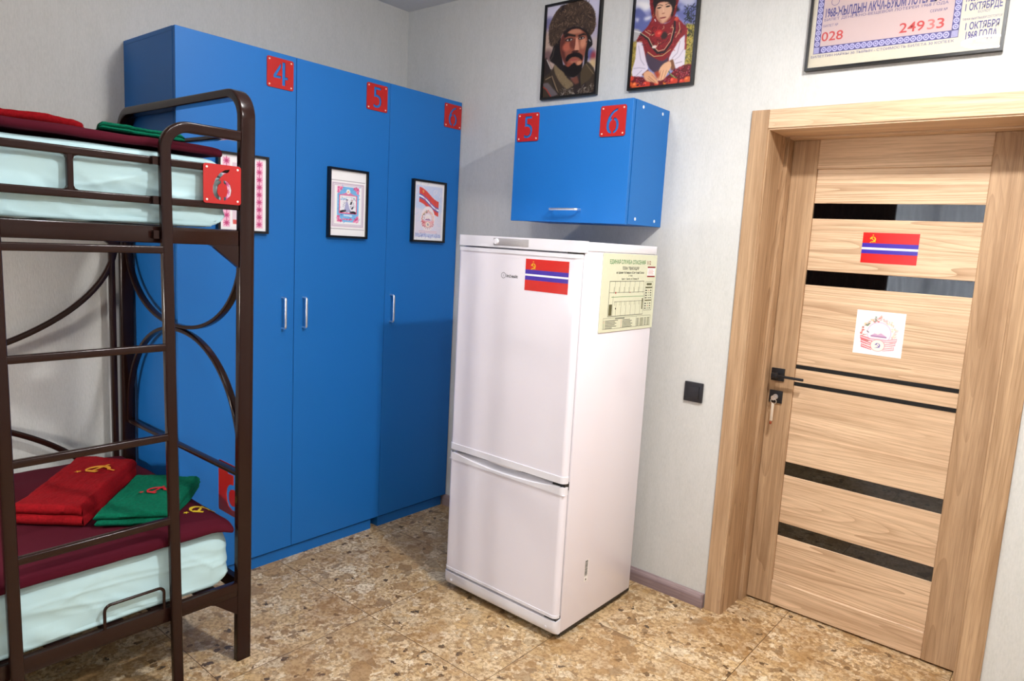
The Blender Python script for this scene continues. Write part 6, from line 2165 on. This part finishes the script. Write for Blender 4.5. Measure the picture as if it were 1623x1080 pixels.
# emblem sticker on the door
cv = Canvas(120, 120, (250, 249, 251), 1.0)
soviet_emblem(cv, .5, .49, .40, 0.85)
fr = frame((2.464, YL + 0.009, 1.152), (1, 0, 0), (0, 0, 1), (0, -1, 0))
b = MB()
b.add([fr(u, v, d) for d in (0, 0.0007) for u, v in ((0, 0), (0.174, 0), (0.174, 0.171), (0, 0.171))],
      [(3, 2, 1, 0), (0, 1, 5, 4), (1, 2, 6, 5), (2, 3, 7, 6), (3, 0, 4, 7)])
k0 = len(b.v)
cv.mesh(b, fr, 0, 0, 0.174, 0.171, 0.0008)
b.col = np.concatenate([np.tile(np.array([[0.95, 0.94, 0.95, 1.0]]), (k0, 1)), b.col])
tag(b.build('emblem_sticker', M['print_gloss'], loc=fr(0.087, 0, 0), smooth=False), 'square white sticker with a pale red round emblem on the oak door', 'sticker')

# ------------------------------------------------------------------ big lottery ticket in a frame
lr = picture('lottery_picture', WB(2.2445, 2.191), 0.612, 0.430, 0.009, 0.022, None,
             'large framed pink lottery ticket print above the door', group=None)
fr = frame((0, 0, 0), (1, 0, 0), (0, 0, 1), (0, -1, 0))
b = MB()
D0 = 0.012
b.rect(2.2535, 2.200, 2.8475, 2.612, fr, D0, 0)
b.rect(2.268, 2.249, 2.728, 2.585, fr, D0 + 0.0002, 1)
b.build('print', [M['cream'], M['pink_paper']], lr, smooth=False)
b = MB()
# woven border: bands of lens shapes
def lens_cell(cx, cy, rx, ry):
    pts = [(cx + rx * math.cos(2 * PI * k / 20), cy + ry * math.sin(2 * PI * k / 20) * abs(math.sin(2 * PI * k / 20)) ** 0.15) for k in range(20)]
    b.flat(pts, fr, D0 + 0.0006, 1)
    b.flat([(cx + (x - cx) * 0.62, cy + (y - cy) * 0.55) for x, y in pts], fr, D0 + 0.0008, 0)
    b.flat([(cx + (x - cx) * 0.40, cy + (y - cy) * 0.30) for x, y in pts], fr, D0 + 0.0010, 1)
b.rect(2.268, 2.249, 2.728, 2.2735, fr, D0 + 0.0004, 0)
b.rect(2.268, 2.249, 2.2895, 2.585, fr, D0 + 0.0004, 0)
b.rect(2.7065, 2.249, 2.728, 2.585, fr, D0 + 0.0004, 0)
n = 21
for k in range(n):
    lens_cell(2.2945 + (k + 0.5) * (2.7025 - 2.2945) / n, 2.2613, 0.0094, 0.0100)
for x in (2.2788, 2.7172):
    for k in range(16):
        lens_cell(x, 2.2835 + k * 0.0195, 0.0088, 0.0090)
    b.rect(x - 0.0095, 2.2500, x + 0.0095, 2.2715, fr, D0 + 0.0009, 1)
    for k in range(5):
        b.line(x - 0.0095, 2.2515 + k * 0.0042, x + 0.0095, 2.2515 + k * 0.0042, 0.0012, fr, D0 + 0.0011, 0)
b.build('border', [M['ink_violet'], M['ink_violet_pale']], lr, smooth=False)
b = MB()
T = lambda s, u, v, h, m=0, w=None, al='LEFT', bo=0.0: b.text(s, fr, u, v, h, D0 + 0.0006, m, w=w, align=al, bold=bo)
T('1968-ЖЫЛДЫН АКЧА-БУЮМ ЛОТЕРЕЯСЫ', 2.298, 2.3735, 0.0300, 0, 0.388, bo=0.028)
T('БИЛЕТ ДЕНЕЖНО-ВЕЩЕВОЙ ЛОТЕРЕИ 1968 ГОДА', 2.296, 2.3600, 0.0090, 0, 0.392)
T('БИЛЕТ №', 2.295, 2.3395, 0.0085, 0, 0.050)
T('СЕРИЯ №', 2.637, 2.3390, 0.0085, 0, 0.050)
T('БИЛЕТТИН НАРКЫ 30 ТЫЙЫН - СТОИМОСТЬ БИЛЕТА 30 КОПЕЕК', 2.262, 2.2355, 0.0082, 0, 0.456)
b.mesh2d(cut_plate([circle(2.328, 2.424, 0.014, 28), circle(2.328, 2.424, 0.0125, 28)], 0.0002), fr, D0 + 0.0004, 0)
b.build('lettering', [M['ink_violet'], M['ink_red'], M['ink_red_pale'], M['ink_violet_pale']], lr, smooth=False)
b = MB()
T('1968-ЖЫЛДЫН', 2.738, 2.3560, 0.0220, 0, 0.100, bo=0.025)
T('1 ОКТЯБРДЕ', 2.738, 2.3280, 0.0220, 0, 0.102, bo=0.025)
T('БОЛОТ', 2.7925, 2.3170, 0.0075, 0, 0.034, 'CENTER')
T('ТИРАЖ ВЫИГРЫШЕЙ СОСТОИТСЯ', 2.734, 2.2980, 0.0070, 0, 0.108)
T('1 ОКТЯБРЯ', 2.745, 2.2690, 0.0215, 0, 0.093, bo=0.025)
T('1968 ГОДА', 2.749, 2.2390, 0.0240, 0, 0.086, bo=0.028)
T('ЗАК. 70-22', 2.748, 2.2270, 0.0060, 3, 0.060)
b.build('draw_date', [M['ink_violet'], M['ink_red'], M['ink_red_pale'], M['ink_violet_pale']], lr, smooth=False)
b = MB()
T('028', 2.292, 2.2915, 0.0320, 1, 0.074, bo=0.01)
b.build('ticket_number', [M['ink_violet'], M['ink_red'], M['ink_red_pale'], M['ink_violet_pale']], lr, smooth=False)
b = MB()
T('249', 2.549, 2.2860, 0.0320, 1, 0.076, bo=0.01)
T('3', 2.6335, 2.2860, 0.0320, 2, 0.022, bo=0.01)
T('3', 2.6610, 2.2860, 0.0320, 1, 0.022, bo=0.01)
b.build('series_number', [M['ink_violet'], M['ink_red'], M['ink_red_pale'], M['ink_violet_pale']], lr, smooth=False)
b = MB()
b.rect(2.2535, 2.200, 2.8475, 2.612, fr, 0.0175)
b.build('pane', M['glass'], lr, smooth=False)
